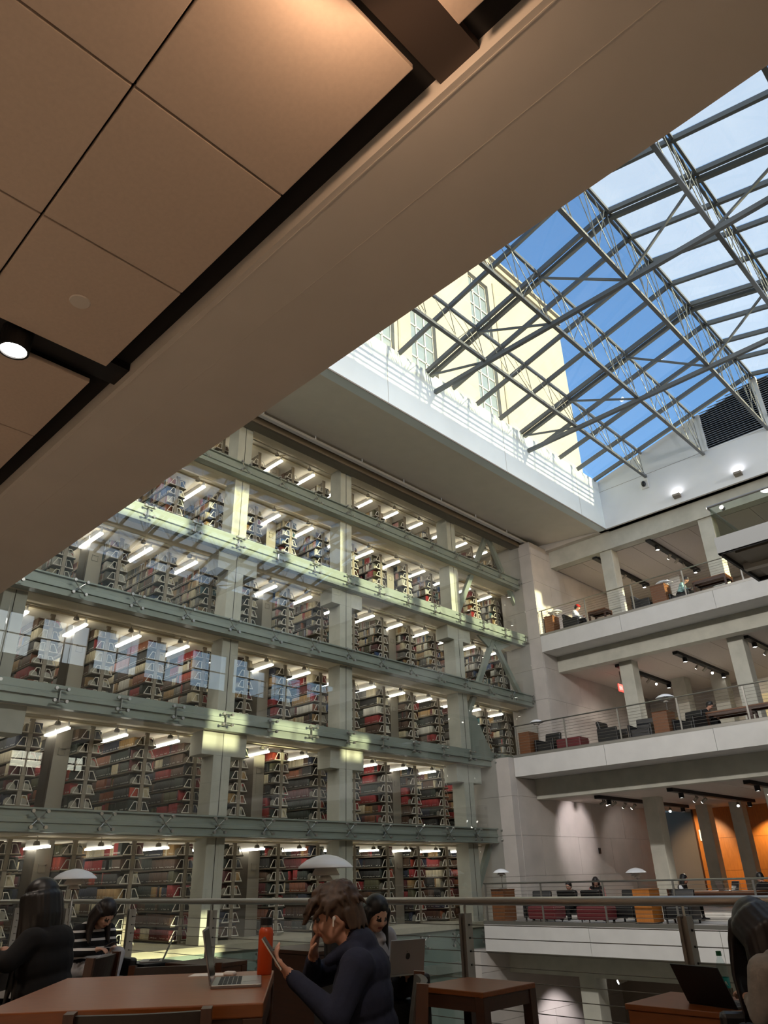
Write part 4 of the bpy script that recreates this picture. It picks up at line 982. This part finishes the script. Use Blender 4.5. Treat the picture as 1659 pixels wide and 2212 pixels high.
for i, y in enumerate((9.0, 14.0, 19.0, 24.0)):  # added lights in plain housings, aimed across at the left upstand
    t = thing('wall_uplight', 'added fill light out of frame on the right upstand, %s' % ORD[i], 'wall light', (1.75, y, 14.4))
    part('housing', MB().bx(-0.2, 0.0, -0.14, 0.14, 0.0, 0.15), 'fixture_grey', t)
    spot('uplight_lamp', None, (1.45, y, 14.7), (-12.4, y, 15.2), 1100, 60, (0.94, 0.97, 1.0), 0.8, 0.15)
pl = bpy.data.lights.new('downlight_glow', 'POINT'); pl.energy = 20; pl.color = (1, 0.62, 0.38); pl.shadow_soft_size = 0.06  # added point light below the can, makes the warm glow on the panels
po = bpy.data.objects.new('downlight_glow', pl); C.objects.link(po); po.location = (-1.07, 0.98, 4.12)
# basement spotlight
t = thing('spot_head', 'glowing spotlight under the far balcony, basement', 'spotlight', (-12.3, 21.9, -1.5))
part('barrel', MB().cyl((0.12, 0.1, 0.05), (-0.05, -0.06, -0.02), 0.06, 12), 'fixture_grey', t); part('lens', MB().cyl((-0.052, -0.062, -0.021), (-0.06, -0.07, -0.025), 0.054, 12), 'spot_lens', t)
spot('track_spot', None, (-13.6, 23.0, -1.5), (-15.44, 23.2, -4), 320, 80, (1, 0.92, 0.96))
# ---- near furniture
TT = 0.78
wood_table((-3.555, 2.06, 0), 1.08, 1.19, TT, 'large glossy wood reading table in the foreground', 0.878, 0.05, 0.08, 0.1, 'wood_table', 'table')
wood_table((-3.99, 4.97, 0), 0.64, 0.63, 0.5, 'square wood side table before the railing, right of the reader in grey', 0.0, 0.035, 0.075, 0.085)
divider((-2.33, 5.06, 0), 'wood block table with an open black laptop at the right', 0.65, 0.6, 0.5, 'wood_table', 'side_table')
wood_table((-7.42, 4.9, 0), 0.62, 0.56, 0.5, 'low dark wood table by the railing, left of the orange bottle', 0.1, 0.04, 0.07, 0.14, 'wood_dark')
divider((-5.95, 5.1, 0), 'dark wood cabinet behind the orange bottle carrying a lamp', 0.75, 0.6, 0.66, 'wood_dark')
lamp((-5.99, 5.25, 0.66), 'large white domed lamp above the foreground reader', 0.54, 0.66)
lamp((-9.56, 4.36, 0), 'white domed lamp on a thin stem behind the two women at left', 0.5, 1.3)
chair((-3.02, 1.77, 0), -2.264, 'empty wood chair with dark leather back, cut by the bottom edge')
chair((-3.93, 2.35, 0), 0.85, 'empty chair tucked under the far side of the large table')
chair((-5.40, 2.43, 0), -0.806, 'wood chair of the woman in black at left')
chair((-2.80, 2.63, 0), -0.806, 'wood chair of the foreground reader in the navy hoodie')
wood_table((-6.02, 1.86, 0), 1.1, 1.2, TT, 'wood table cut by the left edge, before the woman in black', 0.77, 0.05, 0.08, 0.1, 'wood_table', 'table')
laptop((-3.355, 2.395, TT), 2.498, 'open silver laptop seen from its side on the large table', 103, 'laptop_silver', 0.35, 0.225)
t = thing('water_bottle', 'orange insulated steel bottle with black straw lid on the large table', 'bottle', (-3.55, 2.70, TT))
part('body', MB().lathe([(0.001, 0), (0.036, 0), (0.038, 0.004), (0.038, 0.185), (0.036, 0.2), (0.03, 0.208), (0.027, 0.215), (0.001, 0.215)], n=28), 'orange_paint', t, smooth=True)
part('neck', MB().lathe([(0.028, 0.208), (0.028, 0.222)], n=24), 'stainless', t)
part('lid', MB().lathe([(0.001, 0.258), (0.031, 0.258), (0.033, 0.255), (0.033, 0.222), (0.001, 0.222)], n=24), 'black_plastic', t)
part('straw_spout', MB().bar((0.0, 0, 0.255), (0.012, 0.01, 0.295), 0.014), 'black_plastic', t, 0.003)
part('carry_loop', MB().tube([(-0.033, 0, 0.245), (-0.042, -0.002, 0.235), (-0.04, -0.004, 0.205), (-0.036, -0.004, 0.2)], 0.005, 6), 'black_plastic', t)
single('earbud_case', MB().bx(-0.03, 0.03, -0.022, 0.022, 0, 0.022), 'white_plastic', 'small white earbud case behind the silver laptop', 'case', (-3.64, 2.55, TT), 0.4, None, 0.009)
single('paper_sheet', MB().bx(-0.1, 0.1, -0.06, 0.06, 0, 0.004), 'paper', 'white folded paper beside the earbud case', 'paper', (-3.77, 2.52, TT), 0.75)
# lounge chairs near the railing
armchair((-4.83, 4.72, 0), 1.1, 'black lounge chair of the woman in the grey hoodie', w=0.74)
armchair((-8.2, 3.97, 0), 1.5, 'black lounge chair of the woman in the striped sweater', w=0.8)
armchair((-1.45, 4.3, 0), -1.0, 'black lounge chair of the woman in the tan jacket at right', w=0.74)
divider((-7.97, 4.6, 0), 'black padded side block under the laptop of the striped reader', 0.42, 0.42, 0.5, 'leather_black', 'side_block')
laptop((-7.95, 4.58, 0.5), -0.6, 'grey laptop on the black block beside the striped reader', 112, 'laptop_silver', 0.31, 0.22, True)
laptop((-2.17, 5.03, 0.5), 2.9, 'open black laptop on the wood block table at right', 118, 'laptop_black', 0.33, 0.225)
t = thing('drink_bottle', 'clear plastic water bottle with green cap and teal label', 'bottle', (-2.22, 5.2, 0.5))
part('body', MB().lathe([(0.001, 0.002), (0.028, 0), (0.032, 0.01), (0.03, 0.03), (0.033, 0.05), (0.033, 0.11), (0.034, 0.15), (0.03, 0.18), (0.014, 0.222), (0.013, 0.235)], n=24), 'bottle_clear', t, smooth=True)
part('label', MB().lathe([(0.0335, 0.065), (0.0338, 0.066), (0.0338, 0.118), (0.0335, 0.119)], n=28), 'teal_label', t, smooth=True)
part('cap', MB().lathe([(0.001, 0.258), (0.015, 0.258), (0.016, 0.255), (0.016, 0.232), (0.001, 0.232)], n=18), 'green_cap', t)
_a = math.atan2(-5.2, 2.22)     # letters face the reading area
for i, ch in enumerate('DA'):
    a = _a-0.35+0.62*i; lo = link('letter', letter(ch, 0.036, 0.0006), t, (0.0345*math.cos(a), 0.0345*math.sin(a), 0.079)); lo.rotation_euler = (PI/2, 0, a+PI/2)
# cup and paper bag on the left table
single('drink_cup', MB().lathe([(0.001, 0.003), (0.033, 0), (0.046, 0.12), (0.045, 0.12), (0.032, 0.004)], n=24), 'bottle_clear', 'clear plastic cup on the table at the left edge', 'cup', (-5.86, 2.18, TT), smooth=True)
single('paper_bag', MB().prism([(-0.12, 0), (0.12, 0), (0.09, 0.1), (0.02, 0.17), (-0.1, 0.12)], 'y', -0.05, 0.05), 'paper_bag', 'crumpled brown paper bag on the table at the left edge', 'bag', (-6.0, 1.98, TT), 0.7, None, 0.012)
# ================================================================== PEOPLE
def icap(p, q, r0, r1, n=10):
    """closed tapered capsule as verts, faces"""
    p = Vector(p); q = Vector(q); d = q-p; L = d.length
    d = d/L if L > 1e-6 else Vector((0, 0, 1))
    u = Vector((0, 0, 1)) if abs(d.z) < 0.9 else Vector((1, 0, 0)); a = d.cross(u).normalized(); b = d.cross(a)
    rings = [(p-d*r0*0.85, r0*0.5), (p-d*r0*0.45, r0*0.88), (p, r0), (q, r1), (q+d*r1*0.45, r1*0.88), (q+d*r1*0.85, r1*0.5)]
    vs = [p-d*r0]
    for c, r in rings: vs += [c+(a*math.cos(2*PI*i/n)+b*math.sin(2*PI*i/n))*r for i in range(n)]
    vs.append(q+d*r1); fs = [(0, 1+i, 1+(i+1) % n) for i in range(n)]
    for k in range(len(rings)-1):
        for i in range(n): A = 1+k*n+i; B = 1+k*n+(i+1) % n; fs.append((A, A+n, B+n, B))
    o = 1+(len(rings)-1)*n; fs += [(o+i, len(vs)-1, o+(i+1) % n) for i in range(n)]
    return vs, fs
class Fig:
    def __init__(s): s.prims = []
    def cap(s, p, q, r0, r1, m): s.prims.append(('c', Vector(p), Vector(q), r0, r1, m)); return s
    def ell(s, c, r, m, rot=None): s.prims.append(('e', Vector(c), Vector(r), rot or Matrix.Identity(3), 0, m)); return s
    def build(s, name, voxel, smooth=6):
        mb = MB()
        for p in s.prims:
            if p[0] == 'c': mb.add(*icap(p[1], p[2], p[3], p[4]))
            else:
                t = MB().ell((0, 0, 0), p[2], 16, 10); mb.add([p[3] @ Vector(v)+p[1] for v in t.v], t.f)
        me = bpy.data.meshes.new(name); me.from_pydata(mb.v, [], mb.f)
        bm = bmesh.new(); bm.from_mesh(me); bmesh.ops.recalc_face_normals(bm, faces=bm.faces); bm.to_mesh(me); bm.free()
        ob = bpy.data.objects.new('tmp', me); C.objects.link(ob)
        md = ob.modifiers.new('r', 'REMESH'); md.mode = 'VOXEL'; md.voxel_size = voxel
        ms = ob.modifiers.new('s', 'SMOOTH'); ms.factor = 0.5; ms.iterations = smooth
        dg = bpy.context.evaluated_depsgraph_get(); res = bpy.data.meshes.new_from_object(ob.evaluated_get(dg)); res.name = name
        bpy.data.objects.remove(ob); bpy.data.meshes.remove(me)
        mats = []
        for p in s.prims:
            if p[5] not in mats: mats.append(p[5])
        res.materials.clear()
        for m in mats: res.materials.append(MATS[m])
        nf = len(res.polygons); cen = np.zeros(nf*3); res.polygons.foreach_get('center', cen); cen = cen.reshape(-1, 3)
        best = np.full(nf, 1e9); idx = np.zeros(nf, np.int32)
        for p in s.prims:
            if p[0] == 'c':
                a = np.array(p[1]); d = np.array(p[2])-a; L = max(d @ d, 1e-9); tt = np.clip(((cen-a) @ d)/L, 0, 1)
                ds = np.linalg.norm(cen-(a+tt[:, None]*d), axis=1)-(p[3]+(p[4]-p[3])*tt)
            else:
                q = (cen-np.array(p[1])) @ np.array(p[3]); r = np.array(p[2]); k = np.linalg.norm(q/r, axis=1); ds = (k-1)*min(r)
            ds = ds-(0.004 if p[5] in ('lips', 'eye_dark') else 0)
            u = ds < best; best[u] = ds[u]; idx[u] = mats.index(p[5])
        res.polygons.foreach_set('material_index', idx); res.polygons.foreach_set('use_smooth', [True]*nf); res.update(); return res
def RZ(a): return Matrix.Rotation(a, 3, 'Z')
def RY_(a): return Matrix.Rotation(a, 3, 'Y')
def head(f, c, pitch, skin, s=1.0, yaw=0.0, ear=True, face=True):
    """head centred on c (local +x is the face); pitch > 0 looks down. Returns the rotation"""
    R = RZ(yaw) @ RY_(pitch); P = lambda x, y, z: Vector(c)+R @ (Vector((x, y, z))*s)
    f.ell(P(-0.012, 0, 0.03), Vector((0.098, 0.077, 0.092))*s, skin, R); f.ell(P(0.02, 0, -0.035), Vector((0.07, 0.06, 0.075))*s, skin, R)
    f.ell(P(0.05, 0, -0.085), Vector((0.032, 0.034, 0.024))*s, skin, R)                  # chin
    f.cap(P(0.03, 0.035, -0.075), P(-0.03, 0.058, -0.04), 0.022*s, 0.02*s, skin); f.cap(P(0.03, -0.035, -0.075), P(-0.03, -0.058, -0.04), 0.022*s, 0.02*s, skin)
    if face:
        f.cap(P(0.083, 0, 0.012), P(0.106, 0, -0.028), 0.008*s, 0.0125*s, skin); f.ell(P(0.098, 0, -0.032), Vector((0.011, 0.015, 0.009))*s, skin, R)
        f.cap(P(0.078, -0.03, 0.022), P(0.078, 0.03, 0.022), 0.012*s, 0.012*s, skin)      # brow
        for sy in (-1, 1):
            f.ell(P(0.081, sy*0.031, 0.003), Vector((0.007, 0.014, 0.006))*s, 'eye_dark', R); f.ell(P(0.06, sy*0.042, -0.03), Vector((0.025, 0.022, 0.025))*s, skin, R)
            f.cap(P(0.086, sy*0.018, 0.022), P(0.076, sy*0.048, 0.022), 0.004*s, 0.003*s, 'eye_dark')
        f.cap(P(0.086, -0.018, -0.06), P(0.086, 0.018, -0.06), 0.007*s, 0.007*s, 'lips')
    if ear:
        for sy in (-1, 1): f.ell(P(-0.012, sy*0.08, -0.008), Vector((0.02, 0.009, 0.032))*s, skin, R)
    return R
def hand(f, w, d, n, skin, s=1.0, curl=0.5, side=1):
    """hand from wrist w along d, palm normal n; curl bends the fingers towards the palm side; side: where the thumb sits along n x d"""
    w = Vector(w); d = Vector(d).normalized(); n = Vector(n); n = (n-d*n.dot(d)).normalized(); x = n.cross(d)*side
    f.cap(w, w+d*0.02*s, 0.024*s, 0.026*s, skin)
    for k in (-1, -0.33, 0.33, 1): f.cap(w+d*0.018*s+x*k*0.016*s, w+d*0.082*s+x*k*0.03*s, 0.014*s, 0.0125*s, skin)
    for k, L in ((1, 0.066), (0.33, 0.076), (-0.33, 0.07), (-1, 0.054)):
        b = w+d*0.084*s+x*k*0.03*s; d1 = (d*math.cos(curl)+n*math.sin(curl)).normalized(); d2 = (d*math.cos(curl*2.1)+n*math.sin(curl*2.1)).normalized(); d3 = (d*math.cos(curl*2.8)+n*math.sin(curl*2.8)).normalized()
        p1 = b+d1*L*0.5*s; p2 = p1+d2*L*0.32*s; p3 = p2+d3*L*0.25*s
        f.cap(b, p1, 0.0095*s, 0.0088*s, skin); f.cap(p1, p2, 0.0088*s, 0.0082*s, skin); f.cap(p2, p3, 0.0082*s, 0.0072*s, skin)
    tb = w+d*0.03*s+x*0.034*s; t1 = tb+(d*0.7+x*0.6+n*0.3).normalized()*0.036*s; t2 = t1+(d*0.85+x*0.1+n*0.55).normalized()*0.03*s
    f.cap(w+d*0.02*s+x*0.015*s, tb, 0.016*s, 0.015*s, skin); f.cap(tb, t1, 0.0125*s, 0.0105*s, skin); f.cap(t1, t2, 0.0105*s, 0.0085*s, skin)
def seated(hip_z, lean, top, bottom, skin, shoe='black_cloth', hl=None, hr=None, el=None, er=None, sh=0.18, torso=0.44, hunch=0.06, s=1.0, head_pitch=0.3, head_yaw=0.0, bulk=1.0,
           hands=((1, 0, 0.2), (1, 0, 0.2)), palm=((0, 0, -1), (0, 0, -1)), curl=0.5, knees=None, feet=None, hood=False, detail=True, face=True, sleeve=None, hs=1.0, sides=(1, -1)):
    """seated figure, local +x forward, hips over the origin at height hip_z; returns figure, head centre, head rotation"""
    f = Fig(); sl = sleeve or top
    hip = Vector((0, 0, hip_z)); d = Vector((math.sin(lean), 0, math.cos(lean)))
    chest = hip+d*torso*0.62*s; neck = hip+d*torso*s+Vector((hunch, 0, 0.02))
    f.ell(hip+Vector((0, 0, 0.02)), (0.14*s, 0.175*s, 0.13*s), bottom); f.ell(hip+d*0.15*s, (0.13*s*bulk, 0.165*s*bulk, 0.14*s), top)
    f.ell(chest, (0.128*s*bulk, 0.18*s*bulk, 0.17*s), top, RY_(lean)); f.ell(chest+d*0.1*s+Vector((-0.02, 0, 0)), (0.115*s*bulk, 0.175*s*bulk, 0.11*s), top, RY_(lean))
    shc = chest+d*0.135*s
    for sy in (-1, 1): f.ell(shc+Vector((-0.005, sy*sh*s*0.92, -0.01)), (0.075*s*bulk, 0.07*s, 0.075*s), top)
    f.cap(shc+Vector((0, 0.1, 0.03)), shc+Vector((0, -0.1, 0.03)), 0.055*s, 0.055*s, top)
    hd = neck+Vector((math.sin(head_pitch*0.55)*0.13+0.02, 0, math.cos(head_pitch*0.55)*0.13))*s
    f.cap(shc+Vector((0, 0, 0.04)), hd+Vector((-0.02, 0, -0.05)), 0.058*s, 0.05*s, skin)
    R = head(f, hd, head_pitch, skin, s*hs, head_yaw, True, face)
    # arms
    for sy, h, e, hdv, pn, sd in ((1, hl, el, hands[0], palm[0], sides[0]), (-1, hr, er, hands[1], palm[1], sides[1])):
        S0 = shc+Vector((0, sy*sh*s, -0.01))
        if h is None: h = Vector((0.38, sy*0.12, hip_z+0.14))
        h = Vector(h)
        if e is None: e = (S0+h)/2+Vector((-0.08, sy*0.07, -0.11))
        e = Vector(e)
        f.cap(S0, e, 0.062*s*bulk, 0.05*s*bulk, sl); wr = h-(h-e).normalized()*0.02
        f.cap(e, wr, 0.05*s*bulk, 0.033*s*bulk, sl); f.cap(wr-(h-e).normalized()*0.03, wr, 0.037*s*bulk, 0.035*s*bulk, sl)
        if detail: hand(f, h, hdv, pn, skin, s, curl, sd)
        else: f.ell(h+Vector(hdv).normalized()*0.05, (0.05, 0.04, 0.03), skin)
    knees = knees or ((0.42, 0.12, hip_z+0.02), (0.42, -0.12, hip_z+0.02)); feet = feet or ((0.44, 0.12, 0.07), (0.4, -0.14, 0.07))
    for sy, k, ft in ((1, knees[0], feet[0]), (-1, knees[1], feet[1])):
        k = Vector(k); ft = Vector(ft)
        f.cap(hip+Vector((0.02, sy*0.09, -0.01)), k, 0.088*s, 0.065*s, bottom); f.cap(k, ft, 0.062*s, 0.042*s, bottom)
        f.cap(ft+Vector((-0.03, 0, -0.03)), ft+Vector((0.15, 0, -0.04)), 0.036, 0.03, shoe)
    if hood:
        f.ell(neck+Vector((-0.085, 0, -0.0)), (0.075, 0.125, 0.085), top, RY_(0.5)); f.cap(neck+Vector((-0.03, 0.085, 0.0)), neck+Vector((0.06, 0.05, -0.05)), 0.034, 0.025, top)
        f.cap(neck+Vector((-0.03, -0.085, 0.0)), neck+Vector((0.06, -0.05, -0.05)), 0.034, 0.025, top); f.cap(neck+Vector((-0.07, 0.07, 0.03)), neck+Vector((-0.07, -0.07, 0.03)), 0.045, 0.045, top)
    return f, hd, R
def hair_cap(f, c, R, m, s=1.0, front=0.055, low=-0.03, puff=1.0):
    P = lambda x, y, z: Vector(c)+R @ (Vector((x, y, z))*s)
    f.ell(P(-0.028, 0, 0.048), Vector((0.102, 0.09, 0.09))*s*puff, m, R); f.ell(P(-0.06, 0, 0.0), Vector((0.07, 0.084, 0.085))*s*puff, m, R)
    for sy in (-1, 1): f.ell(P(-0.03, sy*0.066, 0.02), Vector((0.05, 0.026, 0.055))*s*puff, m, R)
    return P
def strands(f, P, m, rows, r=0.012):
    for pts in rows:
        for a, b in zip(pts, pts[1:]): f.cap(P(*a), P(*b), r, r*0.8, m)
def person(label, fig, loc, yaw, voxel, hair=None, hv=None, group=None):
    me = fig.build('person', voxel); o = link('person', me, None, loc, yaw); tag(o, label, 'person', group)
    if hair: part_o = link('hair', hair.build('hair', hv or voxel, 3), o)
    return o
def long_hair(c, R, m, drop=0.35, s=1.0, front=True, back=True, spread=0.09):
    """straight long hair falling from the head, world-down"""
    h = Fig(); P = hair_cap(h, c, R, m, s)
    rr = random.Random(5)
    for i in range(14):
        a = math.radians(70+220*i/13); x, y = math.cos(a)*0.085*s, math.sin(a)*0.085*s
        if not front and x > -0.01: continue
        p0 = P(x-0.02, y, 0.03); p1 = P(x-0.03, y*1.08, -0.07); L = drop*rr.uniform(0.85, 1.1)
        p2 = Vector((p1.x-0.01+rr.uniform(-.012, .012), p1.y*1.0+rr.uniform(-.01, .01), p1.z-L*0.5)); p3 = p2+Vector((0.01+rr.uniform(-.02, .02), rr.uniform(-.015, .015), -L*0.5))
        h.cap(p0, p1, 0.026*s, 0.027*s, m); h.cap(p1, p2, 0.027*s, 0.024*s, m); h.cap(p2, p3, 0.024*s, 0.01*s, m)
    return h
FY = math.atan2(-0.69, -0.72)        # facing picture-left
# ---- foreground reader in navy hoodie: phone in left hand, right hand at the mouth
f, hd, R = seated(0.47, 0.16, 'navy_cloth', 'black_cloth', 'skin', 'black_cloth', hl=(0.35, 0.12, 0.835), el=(0.14, 0.25, 0.70), hr=(0.275, -0.06, 0.885), er=(0.29, -0.19, 0.80),
                  torso=0.45, hunch=0.06, s=1.0, head_pitch=0.28, hands=((0.75, 0.05, 0.65), (-0.12, 0.2, 1.0)), palm=((-0.6, -0.3, 0.6), (-1, 0.3, 0.1)), curl=0.55, hood=True, bulk=1.08, sides=(-1, 1), hs=1.0)
h = Fig(); P = hair_cap(h, hd, R, 'hair_brown', 1.0, puff=1.04)
rr = random.Random(11)
for i in range(70):                                    # tousled locks sweeping forward over brow and ear
    a = rr.uniform(0, 2*PI); e = rr.uniform(0.05, 1.35); b = (math.cos(a)*math.cos(e)*0.1-0.02, math.sin(a)*math.cos(e)*0.088, math.sin(e)*0.098+0.03)
    fw = 0.05 if b[0] > -0.02 else -0.01
    t1 = (b[0]*1.12+fw*0.6, b[1]*1.14, b[2]*1.02+0.004-0.012*(1-math.sin(e))); t2 = (b[0]*1.18+fw*1.1+rr.uniform(-.015, .015), b[1]*1.2+rr.uniform(-.012, .012), b[2]-0.028-rr.uniform(0, .03))
    h.cap(P(*b), P(*t1), 0.016, 0.012, 'hair_brown'); h.cap(P(*t1), P(*t2), 0.012, 0.004, 'hair_brown')
for i in range(26):                                    # back and nape
    a = math.radians(110+140*i/25); b = (math.cos(a)*0.1-0.02, math.sin(a)*0.088, 0.0)
    h.cap(P(*b), P(b[0]*1.1, b[1]*1.08, -0.05-rr.uniform(0, .05)), 0.016, 0.006, 'hair_brown')
man = person('person in a navy hoodie looking at a phone at the large table', f, (-2.74, 2.69, 0), FY, 0.0068, h, 0.0055)
_M = Matrix.Translation(man.location) @ Matrix.Rotation(FY, 4, 'Z')
ph = phone(_M @ Vector((0.435, 0.13, 0.925)), (0, 0, 0), 'phone held up in the hand of the navy-hoodie reader')
_x = Vector((0.0, 1.0, 0.0)); _yv = Vector((0.6, 0.05, 0.8)).normalized(); _z = Vector((-0.8, 0, 0.6)).normalized(); _x = _yv.cross(_z).normalized(); _z = _x.cross(_yv)
ph.rotation_euler = (Matrix.Rotation(FY, 3, 'Z') @ Matrix((_x, _yv, _z)).transposed()).to_euler()
part('earbud', MB().ell(hd+R @ Vector((0.0, 0.095, -0.012)), (0.008, 0.007, 0.009)).cyl(hd+R @ Vector((0.004, 0.098, -0.015)), hd+R @ Vector((0.012, 0.098, -0.042)), 0.0035, 6), 'white_plastic', man, label='white wireless earbud')
# ---- woman in black at the left
f, hd, R = seated(0.48, 0.16, 'black_cloth', 'black_cloth', 'skin', hl=(0.36, 0.2, 0.83), el=(0.12, 0.3, 0.80), hr=(0.36, -0.15, 0.83), torso=0.46, s=1.05, head_pitch=0.15, bulk=1.2, head_yaw=-0.2)
h = long_hair(hd, R, 'hair_black', 0.5, 1.15)
person('person with long black hair in a black coat seated at left', f, (-5.44, 2.41, 0), FY-0.1, 0.011, h, 0.008)
# ---- woman in striped sweater, legs crossed
f, hd, R = seated(0.47, 0.16, 'striped_knit', 'grey_cloth', 'skin_light', hl=(0.3, 0.1, 0.66), hr=(0.3, -0.1, 0.66), torso=0.36, hunch=0.1, s=0.98, head_pitch=0.75, head_yaw=0.15, bulk=1.1,
                  knees=((0.42, 0.08, 0.62), (0.44, -0.1, 0.52)), feet=((0.5, -0.02, 0.28), (0.42, -0.12, 0.07)), hands=((0.9, -0.3, 0.1), (0.9, 0.3, 0.1)))
h = long_hair(hd, R, 'hair_dark', 0.2, 1.06)
w2 = person('person in a black and white striped sweater and grey sweatpants', f, (-8.12, 3.95, 0), 0.1, 0.011, h, 0.008)
_M = Matrix.Translation(w2.location) @ Matrix.Rotation(0.1, 4, 'Z')
ph = phone(_M @ Vector((0.4, 0.0, 0.70)), (0.3, 0, 0.1-PI/2), 'phone in the hands of the striped reader')
# ---- woman in grey hoodie with laptop on her lap
YW3 = -0.2
f, hd, R = seated(0.46, 0.02, 'lightgrey_cloth', 'black_cloth', 'skin_light', hl=(0.27, 0.11, 0.585), hr=(0.27, -0.11, 0.585), torso=0.36, hunch=0.05, s=0.98, head_pitch=0.45, hood=True,
                  knees=((0.44, 0.13, 0.5), (0.44, -0.16, 0.5)), hands=((1, -0.1, -0.1), (1, 0.1, -0.1)))
h = long_hair(hd, R, 'hair_black', 0.3, 1.04, spread=0.08)
w3 = person('person with long black hair in a grey hoodie using a laptop', f, (-4.74, 4.63, 0), YW3, 0.011, h, 0.008)
_M = Matrix.Translation(w3.location) @ Matrix.Rotation(YW3, 4, 'Z')
lp = laptop(_M @ Vector((0.37, 0, 0.575)), YW3+PI/2*-1+PI, 'silver laptop with dark emblem on the lap of the grey-hoodie reader', 100, 'laptop_silver', 0.31, 0.22, True)
lp.rotation_euler = (0, 0, YW3-PI/2)
# ---- woman in tan jacket at the right edge
f, hd, R = seated(0.44, 0.35, 'tan_cloth', 'jeans', 'skin_light', hl=(0.36, 0.1, 0.62), hr=(0.34, -0.12, 0.62), torso=0.36, hunch=0.12, s=1.0, head_pitch=0.85, bulk=1.15, hands=((1, -0.2, 0.3), (1, 0.2, 0.3)))
h = long_hair(hd, R, 'hair_dark', 0.36, 1.12)
for i in range(17):                                    # curtain of hair falling past the bowed face
    y = -0.112+0.014*i; bow = 0.05*math.cos(y*14); p0 = hd+R @ Vector((0.0, y*0.9, 0.1-abs(y)*0.3)); p1 = hd+R @ Vector((0.085+bow*0.3, y, 0.03)); p2 = p1+Vector((0.012, y*0.15, -0.15)); p3 = p2+Vector((-0.03, y*0.1, -0.17-0.03*(i % 3)))
    h.cap(p0, p1, 0.026, 0.02, 'hair_dark'); h.cap(p1, p2, 0.02, 0.014, 'hair_dark'); h.cap(p2, p3, 0.014, 0.005, 'hair_dark')
w4 = person('person with long dark hair in a tan jacket at the right edge', f, (-1.40, 4.30, 0), 2.6, 0.011, h, 0.008)
_M = Matrix.Translation(w4.location) @ Matrix.Rotation(2.6, 4, 'Z')
phone(_M @ Vector((0.46, 0.02, 0.68)), (0.5, 0, 2.6-PI/2), 'phone in the hands of the person in the tan jacket')
# ---- readers on the far floors
def far_person(label, loc, yaw, top, bottom, hairm, lean=0.15, pitch=0.4, long_=True, sleeve=None, hz=0.46, cap=None):
    f, hd, R = seated(hz, lean, top, bottom, 'skin', detail=False, head_pitch=pitch, sleeve=sleeve, face=True)
    if long_: h = long_hair(hd, R, hairm, 0.22, 1.05)
    else: h = Fig(); hair_cap(h, hd, R, hairm, 1.06)
    o = person(label, f, loc, yaw, 0.018, h, 0.014)
    if cap:
        c = Fig(); Pc = lambda x, y, z: Vector(hd)+R @ Vector((x, y, z)); c.ell(Pc(-0.01, 0, 0.07), (0.105, 0.095, 0.085), cap, R); c.cap(Pc(0.08, -0.03, 0.06), Pc(0.08, 0.03, 0.06), 0.035, 0.035, cap); link('cap', c.build('cap', 0.012, 2), o)
    return o
z0, z1, z2 = ZF
far_person('person in a black vest with white sleeves at the far ground table', (-10.55, 23.05, z0), 0.1, 'black_cloth', 'black_cloth', 'hair_black', 0.1, 0.2, True, 'white_cloth')
far_person('person with dark hair slumped in a lounge chair, far ground floor', (-13.9, 22.4, z0-0.12), -PI/2, 'black_cloth', 'black_cloth', 'hair_black', -0.1, 0.2, False)
far_person('person with a phone in a pink sleeve, far ground floor', (-13.0, 22.5, z0-0.02), -PI/2+0.5, 'black_cloth', 'black_cloth', 'hair_dark', 0.0, 0.4, True, 'pink_cloth')
far_person('person in black seated with back to us at the far ground table', (-8.4, 23.7, z0), 2.6, 'black_cloth', 'black_cloth', 'hair_black', 0.15, 0.3, False)
far_person('person in black facing left near the right edge, far ground floor', (-6.95, 23.25, z0), 1.9, 'black_cloth', 'black_cloth', 'hair_black', 0.15, 0.3, True)
far_person('person in dark green at the right edge, far ground floor', (-5.75, 23.2, z0), 1.8, 'green_cloth', 'black_cloth', 'hair_brown', 0.1, 0.3, True)
far_person('person bending over a table on the middle balcony', (-9.3, 24.2, z1), 0.0, 'black_cloth', 'black_cloth', 'hair_black', 0.4, 0.7, False)
far_person('sunlit person in a white shirt and red cap on the top balcony', (-14.15, 25.75, z2-0.03), 0.15, 'white_cloth', 'black_cloth', 'hair_dark', 0.15, 0.3, False, None, 0.46, 'red_cap')
far_person('person in pale teal bending over a book on the top balcony', (-9.85, 26.0, z2), 0.2, 'teal_cloth', 'black_cloth', 'hair_dark', 0.45, 0.8, False)
